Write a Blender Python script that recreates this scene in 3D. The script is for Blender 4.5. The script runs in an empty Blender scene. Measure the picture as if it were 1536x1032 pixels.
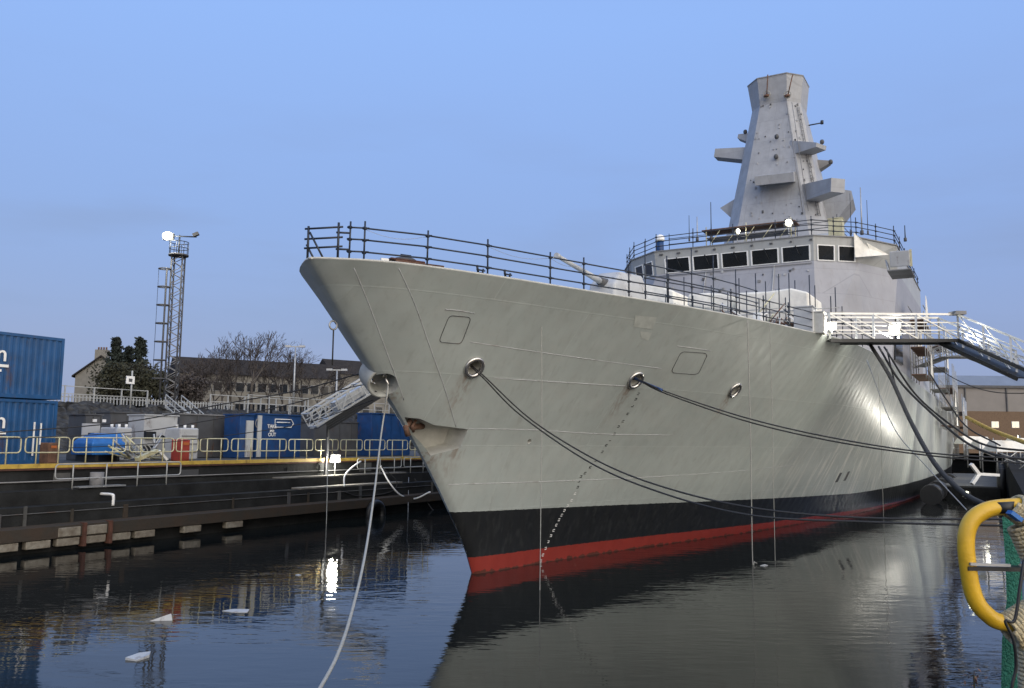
import bpy, bmesh, math, random
import numpy as np
from mathutils import Vector, Matrix
from mathutils.bvhtree import BVHTree
random.seed(7)
sc = bpy.context.scene
COL = sc.collection
V = lambda *a: np.array(a, dtype=float)

# ------------------------------------------------------------------ camera model
F = 1280.0; H = 4.5; PIT = math.atan(144 / F); ROLL = math.radians(0.6)
_cp, _sp, _cr, _sr = math.cos(PIT), math.sin(PIT), math.cos(ROLL), math.sin(ROLL)
FW = V(0, _cp, _sp); _u0 = V(0, -_sp, _cp); _r0 = V(1, 0, 0)
RT = _cr * _r0 + _sr * _u0; UP = -_sr * _r0 + _cr * _u0
CAM = V(0, 0, H)
def ray(u, v): return FW + RT * (u - 768) / F - UP * (v - 516) / F
def atz(u, v, z):
    r = ray(u, v); return CAM + r * (z - H) / r[2]
def atY(u, v, Y):
    r = ray(u, v); return CAM + r * Y / r[1]
def onplane(u, v, p, n):
    r = ray(u, v); return CAM + r * np.dot(p - CAM, n) / np.dot(r, n)

# ------------------------------------------------------------------ dock frame: L aft of the stem, t to port, z up
S0 = V(-1.266, 29.438, 0); TH = math.radians(60.5)
A = V(math.cos(TH), math.sin(TH), 0); P = V(math.sin(TH), -math.cos(TH), 0); Z = V(0, 0, 1)
def W(L, t, z): return S0 + A * L + P * t + Z * z
def LT(q): d = q - S0; return float(d @ A), float(d @ P), float(q[2])
def onL(u, v, L): return onplane(u, v, W(L, 0, 0), A)
def onT(u, v, t): return onplane(u, v, W(0, t, 0), P)

# ------------------------------------------------------------------ materials
def mat(name, col, rough=.6, metal=0., var=.12, scale=3., bump=0., bscale=None, emit=None, estr=1., spec=.5, stretch=None, col2=None, detail=6, panels=None, rust=0.):
    m = bpy.data.materials.new(name); m.use_nodes = True
    nt = m.node_tree; b = nt.nodes['Principled BSDF']
    b.inputs['Roughness'].default_value = rough; b.inputs['Metallic'].default_value = metal
    b.inputs['Specular IOR Level'].default_value = spec
    tc = nt.nodes.new('ShaderNodeTexCoord'); mp = nt.nodes.new('ShaderNodeMapping')
    nt.links.new(tc.outputs['Object'], mp.inputs['Vector'])
    if stretch: mp.inputs['Scale'].default_value = stretch
    n = nt.nodes.new('ShaderNodeTexNoise'); n.inputs['Scale'].default_value = scale; n.inputs['Detail'].default_value = detail; n.inputs['Roughness'].default_value = .62
    nt.links.new(mp.outputs['Vector'], n.inputs['Vector'])
    r = nt.nodes.new('ShaderNodeValToRGB'); r.color_ramp.elements[0].position = .3; r.color_ramp.elements[1].position = .7
    c2 = col2 or [min(1, c * (1 + var)) for c in col]
    c1 = col if col2 else [c * (1 - var) for c in col]
    r.color_ramp.elements[0].color = (*c1, 1); r.color_ramp.elements[1].color = (*c2, 1)
    nt.links.new(n.outputs['Fac'], r.inputs['Fac']); nt.links.new(r.outputs['Color'], b.inputs['Base Color'])
    if bump:
        bn = nt.nodes.new('ShaderNodeTexNoise'); bn.inputs['Scale'].default_value = bscale or scale * 4; bn.inputs['Detail'].default_value = 5
        nt.links.new(mp.outputs['Vector'], bn.inputs['Vector'])
        bp = nt.nodes.new('ShaderNodeBump'); bp.inputs['Strength'].default_value = bump; bp.inputs['Distance'].default_value = .05
        nt.links.new(bn.outputs['Fac'], bp.inputs['Height']); nt.links.new(bp.outputs['Normal'], b.inputs['Normal'])
    if rust:
        rn = nd(nt, 'ShaderNodeTexNoise'); rn.inputs['Scale'].default_value = 1.9; rn.inputs['Detail'].default_value = 9; rn.inputs['Roughness'].default_value = .7; rm = nd(nt, 'ShaderNodeMapping'); rm.inputs['Scale'].default_value = (1, 1, .45); nt.links.new(tc.outputs['Object'], rm.inputs[0]); nt.links.new(rm.outputs[0], rn.inputs[0])
        mr = nd(nt, 'ShaderNodeMapRange'); mr.inputs[1].default_value = .56; mr.inputs[2].default_value = .66; mr.inputs[4].default_value = rust; nt.links.new(rn.outputs['Fac'], mr.inputs[0])
        nt.links.new(mixc(nt, mr.outputs[0], r.outputs['Color'], (.085, .04, .02)), b.inputs['Base Color'])
    if panels:
        sx = nd(nt, 'ShaderNodeSeparateXYZ'); nt.links.new(tc.outputs['Object'], sx.inputs[0]); cb = nd(nt, 'ShaderNodeCombineXYZ')
        nt.links.new(math_node(nt, 'MULTIPLY_ADD', sx.outputs[1], 1.0, math_node(nt, 'MULTIPLY', sx.outputs[0], .8)), cb.inputs[0]); nt.links.new(sx.outputs[2], cb.inputs[1])
        br = nd(nt, 'ShaderNodeTexBrick'); br.inputs['Scale'].default_value = 1; br.inputs['Brick Width'].default_value = panels[0]; br.inputs['Row Height'].default_value = panels[1]; br.inputs['Mortar Size'].default_value = .02
        br.inputs['Color1'].default_value = (1, 1, 1, 1); br.inputs['Color2'].default_value = (.88, .89, .9, 1); br.inputs['Mortar'].default_value = (.72, .72, .72, 1); nt.links.new(cb.outputs[0], br.inputs['Vector'])
        mu = nd(nt, 'ShaderNodeMix', data_type='RGBA', blend_type='MULTIPLY'); mu.inputs[0].default_value = .6; nt.links.new(r.outputs['Color'], mu.inputs[6]); nt.links.new(br.outputs['Color'], mu.inputs[7])
        st = nd(nt, 'ShaderNodeTexNoise'); st.inputs['Scale'].default_value = 3; st.inputs['Detail'].default_value = 5; m2 = nd(nt, 'ShaderNodeMapping'); m2.inputs['Scale'].default_value = (1.5, 1.5, .1); nt.links.new(tc.outputs['Object'], m2.inputs[0]); nt.links.new(m2.outputs[0], st.inputs[0])
        mr = nd(nt, 'ShaderNodeMapRange'); mr.inputs[1].default_value = .55; mr.inputs[2].default_value = .75; mr.inputs[4].default_value = .3; nt.links.new(st.outputs['Fac'], mr.inputs[0])
        cc = mixc(nt, mr.outputs[0], mu.outputs[2], (.22, .2, .17)); nt.links.new(cc, b.inputs['Base Color'])
    if emit:
        b.inputs['Emission Color'].default_value = (*emit, 1); b.inputs['Emission Strength'].default_value = estr
    return m
def nd(nt, t, **kw):
    n = nt.nodes.new(t)
    for k, v in kw.items(): setattr(n, k, v)
    return n
def math_node(nt, op, a, b=None, c=None):
    n = nd(nt, 'ShaderNodeMath', operation=op)
    for i, x in enumerate((a, b, c)):
        if x is None: continue
        if isinstance(x, (int, float)): n.inputs[i].default_value = x
        else: nt.links.new(x, n.inputs[i])
    return n.outputs[0]
def mixc(nt, fac, a, b):
    n = nd(nt, 'ShaderNodeMix', data_type='RGBA')
    for s, x in ((n.inputs[0], fac), (n.inputs[6], a), (n.inputs[7], b)):
        if isinstance(x, (int, float)): s.default_value = x
        elif isinstance(x, tuple): s.default_value = (*x, 1)
        else: nt.links.new(x, s)
    return n.outputs[2]

def mrange(nt, v, a, b_):
    n = nd(nt, 'ShaderNodeMapRange'); n.inputs[1].default_value = a; n.inputs[2].default_value = b_; nt.links.new(v, n.inputs[0]); return n.outputs[0]
RUST = []
def hull_material():
    m = bpy.data.materials.new('hull paint'); m.use_nodes = True; nt = m.node_tree; b = nt.nodes['Principled BSDF']
    tc = nd(nt, 'ShaderNodeTexCoord'); sx = nd(nt, 'ShaderNodeSeparateXYZ'); nt.links.new(tc.outputs['Object'], sx.inputs[0])
    x, z = sx.outputs[0], sx.outputs[2]
    def noise(scale, st=(1, 1, 1), det=5):
        mp = nd(nt, 'ShaderNodeMapping'); mp.inputs['Scale'].default_value = st; nt.links.new(tc.outputs['Object'], mp.inputs['Vector'])
        n = nd(nt, 'ShaderNodeTexNoise'); n.inputs['Scale'].default_value = scale; n.inputs['Detail'].default_value = det
        nt.links.new(mp.outputs['Vector'], n.inputs['Vector']); return n.outputs['Fac']
    n1 = noise(.35, (1, 1, 1.6)); n2 = noise(2.2, (1, 1, .35)); n3 = noise(9, (.25, .25, 1))
    base = mixc(nt, math_node(nt, 'MULTIPLY_ADD', n1, 2.2, -.6), (.335, .372, .352), (.41, .45, .425))
    base = mixc(nt, math_node(nt, 'MULTIPLY', math_node(nt, 'MULTIPLY_ADD', n2, 2.5, -1.05), .25), base, (.285, .275, .255))
    base = mixc(nt, math_node(nt, 'MULTIPLY', math_node(nt, 'MULTIPLY_ADD', n3, 2.5, -1.0), .16), base, (.44, .455, .42))
    # rectangular plates of slightly different paint
    br = nd(nt, 'ShaderNodeTexBrick'); br.inputs['Scale'].default_value = 1; br.inputs['Brick Width'].default_value = 7.3; br.inputs['Row Height'].default_value = 2.15
    br.inputs['Mortar Size'].default_value = .022; br.inputs['Mortar Smooth'].default_value = .4; br.inputs['Color1'].default_value = (1, 1, 1, 1); br.inputs['Color2'].default_value = (.9, .9, .9, 1); br.inputs['Mortar'].default_value = (1.12, 1.12, 1.12, 1)
    cb = nd(nt, 'ShaderNodeCombineXYZ'); nt.links.new(x, cb.inputs[0]); nt.links.new(z, cb.inputs[1]); nt.links.new(cb.outputs[0], br.inputs['Vector'])
    mu = nd(nt, 'ShaderNodeMix', data_type='RGBA', blend_type='MULTIPLY'); mu.inputs[0].default_value = .55
    nt.links.new(base, mu.inputs[6]); nt.links.new(br.outputs['Color'], mu.inputs[7]); base = mu.outputs[2]
    # lamp glints painted as long slanting pale streaks on the scuffed midship plates
    mp = nd(nt, 'ShaderNodeMapping'); mp.inputs['Rotation'].default_value = (0, .5, 0); mp.inputs['Scale'].default_value = (1.5, .2, .16)
    nt.links.new(tc.outputs['Object'], mp.inputs['Vector'])
    ns = nd(nt, 'ShaderNodeTexNoise'); ns.inputs['Scale'].default_value = 2.3; ns.inputs['Detail'].default_value = 5; nt.links.new(mp.outputs['Vector'], ns.inputs['Vector'])
    st = math_node(nt, 'MULTIPLY', math_node(nt, 'GREATER_THAN', ns.outputs['Fac'], .56), math_node(nt, 'MULTIPLY', mrange(nt, x, 14, 26), .55))
    base = mixc(nt, st, base, (.60, .60, .55))
    # rust weeping below the fairleads and the pocket
    fx = None
    for (x0, z0, w0, l0) in RUST:
        a_ = math_node(nt, 'SUBTRACT', 1., math_node(nt, 'MULTIPLY', math_node(nt, 'ABSOLUTE', math_node(nt, 'SUBTRACT', x, x0)), 1 / w0))
        b_ = mrange(nt, z, z0 - l0, z0); c_ = math_node(nt, 'LESS_THAN', z, z0)
        q = math_node(nt, 'MULTIPLY', math_node(nt, 'MULTIPLY', math_node(nt, 'MAXIMUM', a_, 0.), b_), c_); fx = q if fx is None else math_node(nt, 'ADD', fx, q)
    nr = noise(7, (1.4, 1, .12), 4)
    fx = math_node(nt, 'MULTIPLY', fx, math_node(nt, 'MULTIPLY', mrange(nt, nr, .42, .62), .7))
    base = mixc(nt, fx, base, (.17, .085, .04))
    # thin dirt runs over the whole side
    nr2 = noise(4.5, (1.6, 1, .05), 4); base = mixc(nt, math_node(nt, 'MULTIPLY', mrange(nt, nr2, .54, .72), .2), base, (.20, .195, .17))
    nr3 = noise(1.1, (.6, 1, 1.5), 6); base = mixc(nt, math_node(nt, 'MULTIPLY', mrange(nt, nr3, .57, .62), .22), base, (.40, .42, .39))
    # boot topping and red below
    zb = math_node(nt, 'MAXIMUM', math_node(nt, 'MULTIPLY_ADD', x, -.022, 2.12), 1.4)
    zr = math_node(nt, 'MAXIMUM', math_node(nt, 'MULTIPLY_ADD', x, -.009, .57), .12)
    wob = math_node(nt, 'MULTIPLY_ADD', noise(6, (1, 1, 1), 3), .05, -.025)
    zb = math_node(nt, 'ADD', zb, wob); zr = math_node(nt, 'ADD', zr, math_node(nt, 'MULTIPLY', wob, 1.3))
    isb = math_node(nt, 'LESS_THAN', z, zb); isr = math_node(nt, 'LESS_THAN', z, zr)
    blk = mixc(nt, n2, (.009, .010, .011), (.016, .017, .018))
    red = mixc(nt, n2, (.22, .028, .019), (.30, .038, .027))
    c = mixc(nt, isb, base, blk); c = mixc(nt, math_node(nt, 'MULTIPLY', mrange(nt, noise(5, (1, 1, .3), 5), .54, .70), math_node(nt, 'MULTIPLY', isb, .14)), c, (.10, .105, .10))
    c = mixc(nt, isr, c, red)
    nw = noise(3.2, (1, 1, 1), 5); wl = math_node(nt, 'LESS_THAN', z, math_node(nt, 'MULTIPLY_ADD', nw, .42, -.17)); c = mixc(nt, math_node(nt, 'MULTIPLY', wl, .7), c, (.030, .028, .016))
    nt.links.new(c, b.inputs['Base Color'])
    rg = math_node(nt, 'SUBTRACT', math_node(nt, 'MULTIPLY_ADD', n2, .2, .34), math_node(nt, 'MULTIPLY', mrange(nt, x, 14, 26), .08)); nt.links.new(rg, b.inputs['Roughness']); b.inputs['Specular IOR Level'].default_value = .45
    bp = nd(nt, 'ShaderNodeBump'); bp.inputs['Strength'].default_value = .30; bp.inputs['Distance'].default_value = .05
    n4 = math_node(nt, 'MULTIPLY', math_node(nt, 'MULTIPLY', noise(1.6, (1.5, 1, .35), 4), mrange(nt, x, 12, 26)), 1.6)
    dish = math_node(nt, 'MULTIPLY', math_node(nt, 'MULTIPLY', math_node(nt, 'SINE', math_node(nt, 'MULTIPLY', x, 2 * math.pi / .8)), math_node(nt, 'SINE', math_node(nt, 'MULTIPLY', z, 2 * math.pi / 2.15))), .42)
    n4 = math_node(nt, 'ADD', n4, dish)
    hb = math_node(nt, 'ADD', n4, math_node(nt, 'ADD', math_node(nt, 'MULTIPLY', noise(.9, (1, 1, 1), 2), 1.0), math_node(nt, 'MULTIPLY', br.outputs['Fac'], .18)))
    nt.links.new(hb, bp.inputs['Height']); nt.links.new(bp.outputs['Normal'], b.inputs['Normal'])
    return m

M = {}
M['hull'] = bpy.data.materials.new('unused paint')
M['deck'] = mat('deck paint', (.12, .12, .115), .8)
M['super'] = mat('superstructure paint', (.37, .38, .37), .42, var=.1, scale=.6, bump=.12, bscale=1.2, panels=(2.6, 1.3))
M['lower'] = mat('sky tinted lower paint', (.31, .31, .325), .45, var=.1, scale=.6, bump=.12, bscale=1.2, panels=(3.4, 1.75))  # blue sky light on the sloping front put into the colour
M['mast'] = mat('mast paint', (.34, .35, .365), .55, var=.12, scale=1.5, bump=.1, bscale=2.5, panels=(2.4, 1.9))
M['recess'] = mat('recess paint', (.46, .46, .42), .5, var=.18, scale=2)
M['fair'] = mat('fairlead paint', (.36, .37, .34), .4, var=.2, scale=3)
M['touch'] = mat('touched up paint', (.43, .455, .42), .5, var=.12, scale=4)
M['glass'] = mat('dark glass', (.012, .014, .016), .12, var=.2, scale=1)
M['white'] = mat('white paint', (.78, .78, .75), .5, var=.06)
M['canvas'] = mat('white sheeting', (.80, .78, .70), .7, var=.16, scale=1.6, bump=1., bscale=1.6)
M['darktube'] = mat('dark scaffold tube', (.028, .034, .045), .45, metal=.3, var=.3)
M['galv'] = mat('galvanised steel', (.36, .37, .37), .42, metal=.5, var=.2, scale=6)
M['alu'] = mat('aluminium', (.52, .53, .52), .35, metal=.55, var=.14, scale=4)
M['steel'] = mat('polished steel', (.55, .53, .5), .22, metal=.9, var=.2)
M['black'] = mat('black steel', (.012, .013, .014), .5, var=.3)
M['rope'] = mat('dark rope', (.03, .03, .03), .85, var=.35, scale=30)
M['paler'] = mat('pale rope', (.32, .32, .29), .9, var=.2, scale=30)
M['bluerope'] = mat('blue rope sleeve', (.03, .07, .2), .8, var=.2, scale=20)
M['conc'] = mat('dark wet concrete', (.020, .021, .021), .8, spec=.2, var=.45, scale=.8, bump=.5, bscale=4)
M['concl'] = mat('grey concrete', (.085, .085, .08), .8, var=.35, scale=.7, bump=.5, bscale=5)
M['litstone'] = mat('lamplit landing concrete', (.16, .15, .13), .85, var=.35, scale=1.5, bump=.4)  # floodlight's glow on the ledge put into a paler colour
M['asphalt'] = mat('quay asphalt', (.022, .022, .022), .95, spec=.1, var=.4, scale=2)
M['block'] = mat('pale fender block', (.29, .27, .22), .85, col2=(.11, .085, .06), scale=2.2, bump=.5)
M['rust'] = mat('rusty beam', (.045, .042, .036), .85, spec=.2, col2=(.058, .043, .032), scale=1.6, bump=.4)
M['rustred'] = mat('red rusted steel', (.085, .035, .022), .8, var=.4, scale=3)
M['yellow'] = mat('yellow edge paint', (.50, .34, .06), .6, var=.22, scale=2.5, rust=.6)
M['railyel'] = mat('pale yellow rail', (.55, .52, .33), .5, var=.18, scale=3, rust=.6)
M['railgal'] = mat('pale grey rail', (.36, .37, .36), .5, var=.15, scale=3)
M['hoop'] = mat('bright yellow tube', (.62, .37, .02), .36, var=.16, scale=14, bump=.06, bscale=90, detail=9)
M['cblue'] = mat('container blue', (.008, .066, .185), .5, var=.25, scale=1.4, rust=.55)
M['cblue2'] = mat('deep blue steel', (.007, .045, .15), .5, var=.25, scale=1.6, rust=.5)
M['bluetarp'] = mat('blue tarpaulin', (.02, .14, .42), .5, var=.2, scale=2, bump=.6, bscale=3)
M['darkgrey'] = mat('dark grey steel', (.07, .072, .075), .6, var=.25, scale=1, rust=.6)
M['midgrey'] = mat('mid grey steel', (.2, .2, .2), .6, var=.2, scale=1)
M['palegrey'] = mat('pale grey steel', (.42, .43, .43), .55, var=.12, scale=1, rust=.6)
M['red'] = mat('red paint', (.34, .045, .03), .55, var=.25, scale=2, rust=.6)
M['orange'] = mat('orange paint', (.42, .12, .03), .6, var=.3)
M['brown'] = mat('rusty timber', (.13, .07, .045), .85, var=.4, scale=4, bump=.4)
M['harl'] = mat('grey harled wall', (.20, .19, .165), .9, var=.14, scale=2, bump=.3)
M['harldark'] = mat('mottled harled wall', (.09, .085, .075), .9, col2=(.24, .225, .19), scale=.35, bump=.3)  # patchy mix of a dark and a paler tone
M['slate'] = mat('dark slate roof', (.032, .029, .028), .95, spec=.15, var=.35, scale=1.4, bump=.4, stretch=(1, 1, 3))
M['brick'] = mat('brown brick', (.15, .098, .06), .85, var=.2, scale=4)
M['cladding'] = mat('grey cladding', (.20, .185, .17), .6, var=.1, scale=.3)
M['roofblue'] = mat('blue grey roof', (.16, .19, .24), .5, var=.1, scale=.4)
M['leafdark'] = mat('conifer needles', (.018, .026, .02), .9, var=.5, scale=.8)
M['leafbush'] = mat('winter shrub leaves', (.035, .036, .02), .9, var=.4, scale=.8)
M['bark'] = mat('bare bark', (.075, .065, .055), .9, var=.3, scale=3)
M['twig'] = mat('bare twigs', (.06, .05, .045), .9, var=.3, scale=3)
M['ground'] = mat('yard ground', (.05, .05, .048), .9, var=.35, scale=.4, bump=.4)
M['netting'] = mat('green netting', (.03, .22, .15), .8, var=.25, scale=40, bump=.6, bscale=120)
M['strap'] = mat('straw coloured rope wrap', (.52, .44, .27), .85, var=.22, scale=30, bump=.6, bscale=90)
M['litwin'] = mat('lit window', (.8, .7, .45), .5, emit=(1, .82, .5), estr=.8)
def lampmat(n, c, s): return mat(n, (.9, .9, .8), .3, emit=c, estr=s)
M['lamp'] = lampmat('floodlight lens', (1, .93, .72), 14)
M['lampg'] = lampmat('greenish lamp lens', (1, .98, .72), 10)

def rubble_material():
    m = bpy.data.materials.new('dark rubble stone'); m.use_nodes = True; nt = m.node_tree; b = nt.nodes['Principled BSDF']
    tc = nd(nt, 'ShaderNodeTexCoord'); vo = nd(nt, 'ShaderNodeTexVoronoi'); vo.inputs['Scale'].default_value = 2.2
    nt.links.new(tc.outputs['Object'], vo.inputs['Vector'])
    r = nd(nt, 'ShaderNodeValToRGB'); e = r.color_ramp.elements; e[0].color = (.07, .07, .066, 1); e[1].color = (.012, .012, .012, 1); e[1].position = .7
    nt.links.new(vo.outputs['Distance'], r.inputs['Fac'])
    sp = nd(nt, 'ShaderNodeSeparateColor'); nt.links.new(vo.outputs['Color'], sp.inputs[0])
    c = mixc(nt, math_node(nt, 'MULTIPLY', sp.outputs[0], .5), r.outputs['Color'], (.03, .03, .03))
    nt.links.new(c, b.inputs['Base Color']); b.inputs['Roughness'].default_value = .9
    bp = nd(nt, 'ShaderNodeBump'); bp.invert = True; bp.inputs['Distance'].default_value = .2; nt.links.new(vo.outputs['Distance'], bp.inputs['Height']); nt.links.new(bp.outputs['Normal'], b.inputs['Normal'])
    return m
M['rubble'] = rubble_material()

def water_material():
    m = bpy.data.materials.new('dark dock water'); m.use_nodes = True; nt = m.node_tree; b = nt.nodes['Principled BSDF']
    b.inputs['Base Color'].default_value = (.008, .010, .010, 1); b.inputs['Roughness'].default_value = .025
    b.inputs['IOR'].default_value = 1.33; b.inputs['Specular IOR Level'].default_value = .62
    tc = nd(nt, 'ShaderNodeTexCoord')
    def noise(scale, st, det, dist=0):
        mp = nd(nt, 'ShaderNodeMapping'); mp.inputs['Scale'].default_value = st; mp.inputs['Rotation'].default_value = (0, 0, math.radians(-12)); nt.links.new(tc.outputs['Object'], mp.inputs['Vector'])
        n = nd(nt, 'ShaderNodeTexNoise'); n.inputs['Scale'].default_value = scale; n.inputs['Detail'].default_value = det; n.inputs['Distortion'].default_value = dist
        nt.links.new(mp.outputs['Vector'], n.inputs['Vector']); return n.outputs['Fac']
    big = noise(.12, (1, 1, 1), 2)                 # calm and ruffled patches
    calm = nd(nt, 'ShaderNodeMapRange'); nt.links.new(big, calm.inputs[0]); calm.inputs[1].default_value = .36; calm.inputs[2].default_value = .66; calm.inputs[3].default_value = .12; calm.inputs[4].default_value = 1.
    w1 = noise(2.6, (.5, 1.3, 1), 2, .3); w2 = noise(.8, (.6, 1, 1), 2); w3 = noise(7, (.5, 1.2, 1), 1)
    h = math_node(nt, 'ADD', math_node(nt, 'MULTIPLY', w1, .022), math_node(nt, 'ADD', math_node(nt, 'MULTIPLY', w2, .035), math_node(nt, 'MULTIPLY', w3, .0035)))
    h = math_node(nt, 'MULTIPLY', h, calm.outputs[0])
    bp = nd(nt, 'ShaderNodeBump'); bp.inputs['Distance'].default_value = 1.; bp.inputs['Strength'].default_value = .58
    film = noise(.35, (1, 1, 1), 5, 1.2); rr = nd(nt, 'ShaderNodeMapRange'); rr.inputs[1].default_value = .5; rr.inputs[2].default_value = .7; rr.inputs[3].default_value = .02; rr.inputs[4].default_value = .085; nt.links.new(film, rr.inputs[0]); nt.links.new(rr.outputs[0], b.inputs['Roughness'])
    nt.links.new(h, bp.inputs['Height']); nt.links.new(bp.outputs['Normal'], b.inputs['Normal'])
    return m
M['water'] = water_material()

# ------------------------------------------------------------------ mesh builder (points in world space)
MW = {}
def setup(o, label=None, cat=None, group=None, kind=None):
    if label: o['label'] = label
    if cat: o['category'] = cat
    if group: o['group'] = group
    if kind: o['kind'] = kind
    return o
def thing(name, label, cat, loc, group=None, rz=0.):
    o = bpy.data.objects.new(name, None); COL.objects.link(o)
    o.empty_display_size = .3
    o.location = [float(x) for x in loc]; o.rotation_euler = (0, 0, rz)
    MW[o.name] = Matrix.LocRotScale(Vector([float(x) for x in loc]), Matrix.Rotation(rz, 3, 'Z'), None)
    return setup(o, label, cat, group)
def unit(v): return v / np.linalg.norm(v)
class MB:
    def __init__(s): s.v = []; s.f = []; s.sm = []
    def add(s, vs, fs, smooth=False):
        k = len(s.v); s.v += [V(*q) for q in vs]
        for f in fs: s.f.append([k + i for i in f]); s.sm.append(smooth)
        return s
    def tube(s, p, q, r, n=8, r2=None, cap=True):
        p, q = V(*p), V(*q); d = q - p
        if np.linalg.norm(d) < 1e-6: return s
        d = unit(d); x = unit(np.cross(d, V(0, 0, 1) if abs(d[2]) < .9 else V(1, 0, 0))); y = np.cross(d, x)
        r2 = r if r2 is None else r2; vs = []
        for c, rr in ((p, r), (q, r2)):
            for i in range(n):
                a = 2 * math.pi * i / n; vs.append(c + rr * (math.cos(a) * x + math.sin(a) * y))
        fs = [[i, (i + 1) % n, n + (i + 1) % n, n + i] for i in range(n)]
        k = len(s.f); s.add(vs, fs, True)
        if cap: s.add(vs[:n], [list(range(n))[::-1]]); s.add(vs[n:], [list(range(n))])
        return s
    def path(s, pts, r, n=8, closed=False, radii=None):
        pts = [V(*q) for q in pts]; N = len(pts); vs = []; x = None
        for i, c in enumerate(pts):
            if closed: d = pts[(i + 1) % N] - pts[i - 1]
            else: d = pts[min(i + 1, N - 1)] - pts[max(i - 1, 0)]
            d = unit(d)
            if x is None: x = unit(np.cross(d, V(0, 0, 1) if abs(d[2]) < .9 else V(1, 0, 0)))
            x = unit(x - d * (x @ d)); y = np.cross(d, x); rr = radii[i] if radii else r
            for k in range(n):
                a = 2 * math.pi * k / n; vs.append(c + rr * (math.cos(a) * x + math.sin(a) * y))
        fs = []
        for i in range(N if closed else N - 1):
            j = (i + 1) % N
            for k in range(n): fs.append([i * n + k, i * n + (k + 1) % n, j * n + (k + 1) % n, j * n + k])
        s.add(vs, fs, True)
        if not closed: s.add(vs[:n], [list(range(n))[::-1]]); s.add(vs[-n:], [list(range(n))])
        return s
    def box(s, c, ax, size):
        c = V(*c); X, Y, Zz = [V(*a) for a in ax]; a, b, d = [q / 2 for q in size]; vs = []
        for i in (-1, 1):
            for j in (-1, 1):
                for k in (-1, 1): vs.append(c + X * a * i + Y * b * j + Zz * d * k)
        return s.add(vs, [[0, 1, 3, 2], [4, 6, 7, 5], [0, 4, 5, 1], [2, 3, 7, 6], [0, 2, 6, 4], [1, 5, 7, 3]])
    def beam(s, p, q, w, h, upv=Z):
        p, q = V(*p), V(*q); d = q - p; l = np.linalg.norm(d); d = d / l
        x = unit(np.cross(d, upv)); y = np.cross(x, d)
        return s.box((p + q) / 2, (d, x, y), (l, w, h))
    def prism(s, bot, top):
        n = len(bot); vs = list(bot) + list(top)
        s.add(vs, [list(range(n))[::-1], list(range(n, 2 * n))] + [[i, (i + 1) % n, n + (i + 1) % n, n + i] for i in range(n)]); return s
    def loft(s, rings, cap=True, smooth=False):
        n = len(rings[0]); vs = [q for r in rings for q in r]; fs = []
        for k in range(len(rings) - 1):
            for i in range(n): fs.append([k * n + i, k * n + (i + 1) % n, (k + 1) * n + (i + 1) % n, (k + 1) * n + i])
        s.add(vs, fs, smooth)
        if cap: s.add(rings[0], [list(range(n))[::-1]]); s.add(rings[-1], [list(range(n))])
        return s
    def ball(s, c, r, sq=(1, 1, 1), n=10):
        c = V(*c); vs = []; fs = []
        for i in range(n // 2 + 1):
            th = math.pi * i / (n // 2)
            for j in range(n):
                ph = 2 * math.pi * j / n; vs.append(c + r * V(math.sin(th) * math.cos(ph) * sq[0], math.sin(th) * math.sin(ph) * sq[1], math.cos(th) * sq[2]))
        for i in range(n // 2):
            for j in range(n): fs.append([i * n + j, (i + 1) * n + j, (i + 1) * n + (j + 1) % n, i * n + (j + 1) % n])
        return s.add(vs, fs, True)
    def build(s, name, m, parent=None, origin=None, bevel=0, **kw):
        me = bpy.data.meshes.new(name)
        if parent is not None: Mi = MW[parent.name].inverted()
        else:
            if origin is None:
                a = np.array(s.v); origin = [(a[:, 0].min() + a[:, 0].max()) / 2, (a[:, 1].min() + a[:, 1].max()) / 2, a[:, 2].min()]
            Mi = Matrix.Translation(Vector([-float(x) for x in origin]))
        me.from_pydata([Mi @ Vector(q) for q in s.v], [], s.f)
        me.polygons.foreach_set('use_smooth', s.sm)
        bm = bmesh.new(); bm.from_mesh(me); bmesh.ops.remove_doubles(bm, verts=bm.verts, dist=1e-5)
        bmesh.ops.recalc_face_normals(bm, faces=bm.faces); bm.to_mesh(me); bm.free()
        o = bpy.data.objects.new(name, me); COL.objects.link(o); me.materials.append(m)
        if parent is not None: o.parent = parent; MW[o.name] = MW[parent.name]
        else: o.location = [float(x) for x in origin]; MW[o.name] = Mi.inverted()
        if bevel:
            b = o.modifiers.new('bevel', 'BEVEL'); b.width = bevel; b.segments = 2; b.limit_method = 'ANGLE'
        return setup(o, **kw)
def spline(pts, n=10):
    pts = [V(*p) for p in pts]; P_ = [2 * pts[0] - pts[1]] + pts + [2 * pts[-1] - pts[-2]]; out = []
    for i in range(1, len(P_) - 2):
        a, b, c, d = P_[i - 1:i + 3]
        for k in range(n):
            t = k / n; out.append(.5 * (2 * b + (c - a) * t + (2 * a - 5 * b + 4 * c - d) * t * t + (3 * b - a - 3 * c + d) * t ** 3))
    return out + [pts[-1]]
def text_mesh(txt, size, org, xdir, ydir, name, m, parent, depth=.004, track=1., align='LEFT'):
    cu = bpy.data.curves.new('lettering', 'FONT'); cu.body = txt; cu.size = size; cu.extrude = depth; cu.align_x = align; cu.offset = size * .012
    to = bpy.data.objects.new('lettering', cu); COL.objects.link(to)
    dg = bpy.context.evaluated_depsgraph_get(); me = to.evaluated_get(dg).to_mesh()
    X, Y = unit(V(*xdir)), unit(V(*ydir)); N = np.cross(X, Y); b = MB()
    b.add([V(*org) + X * q.co.x + Y * q.co.y + N * q.co.z for q in me.vertices], [list(f.vertices) for f in me.polygons])
    to.evaluated_get(dg).to_mesh_clear(); bpy.data.objects.remove(to); bpy.data.curves.remove(cu)
    return b.build(name, m, parent)
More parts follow.
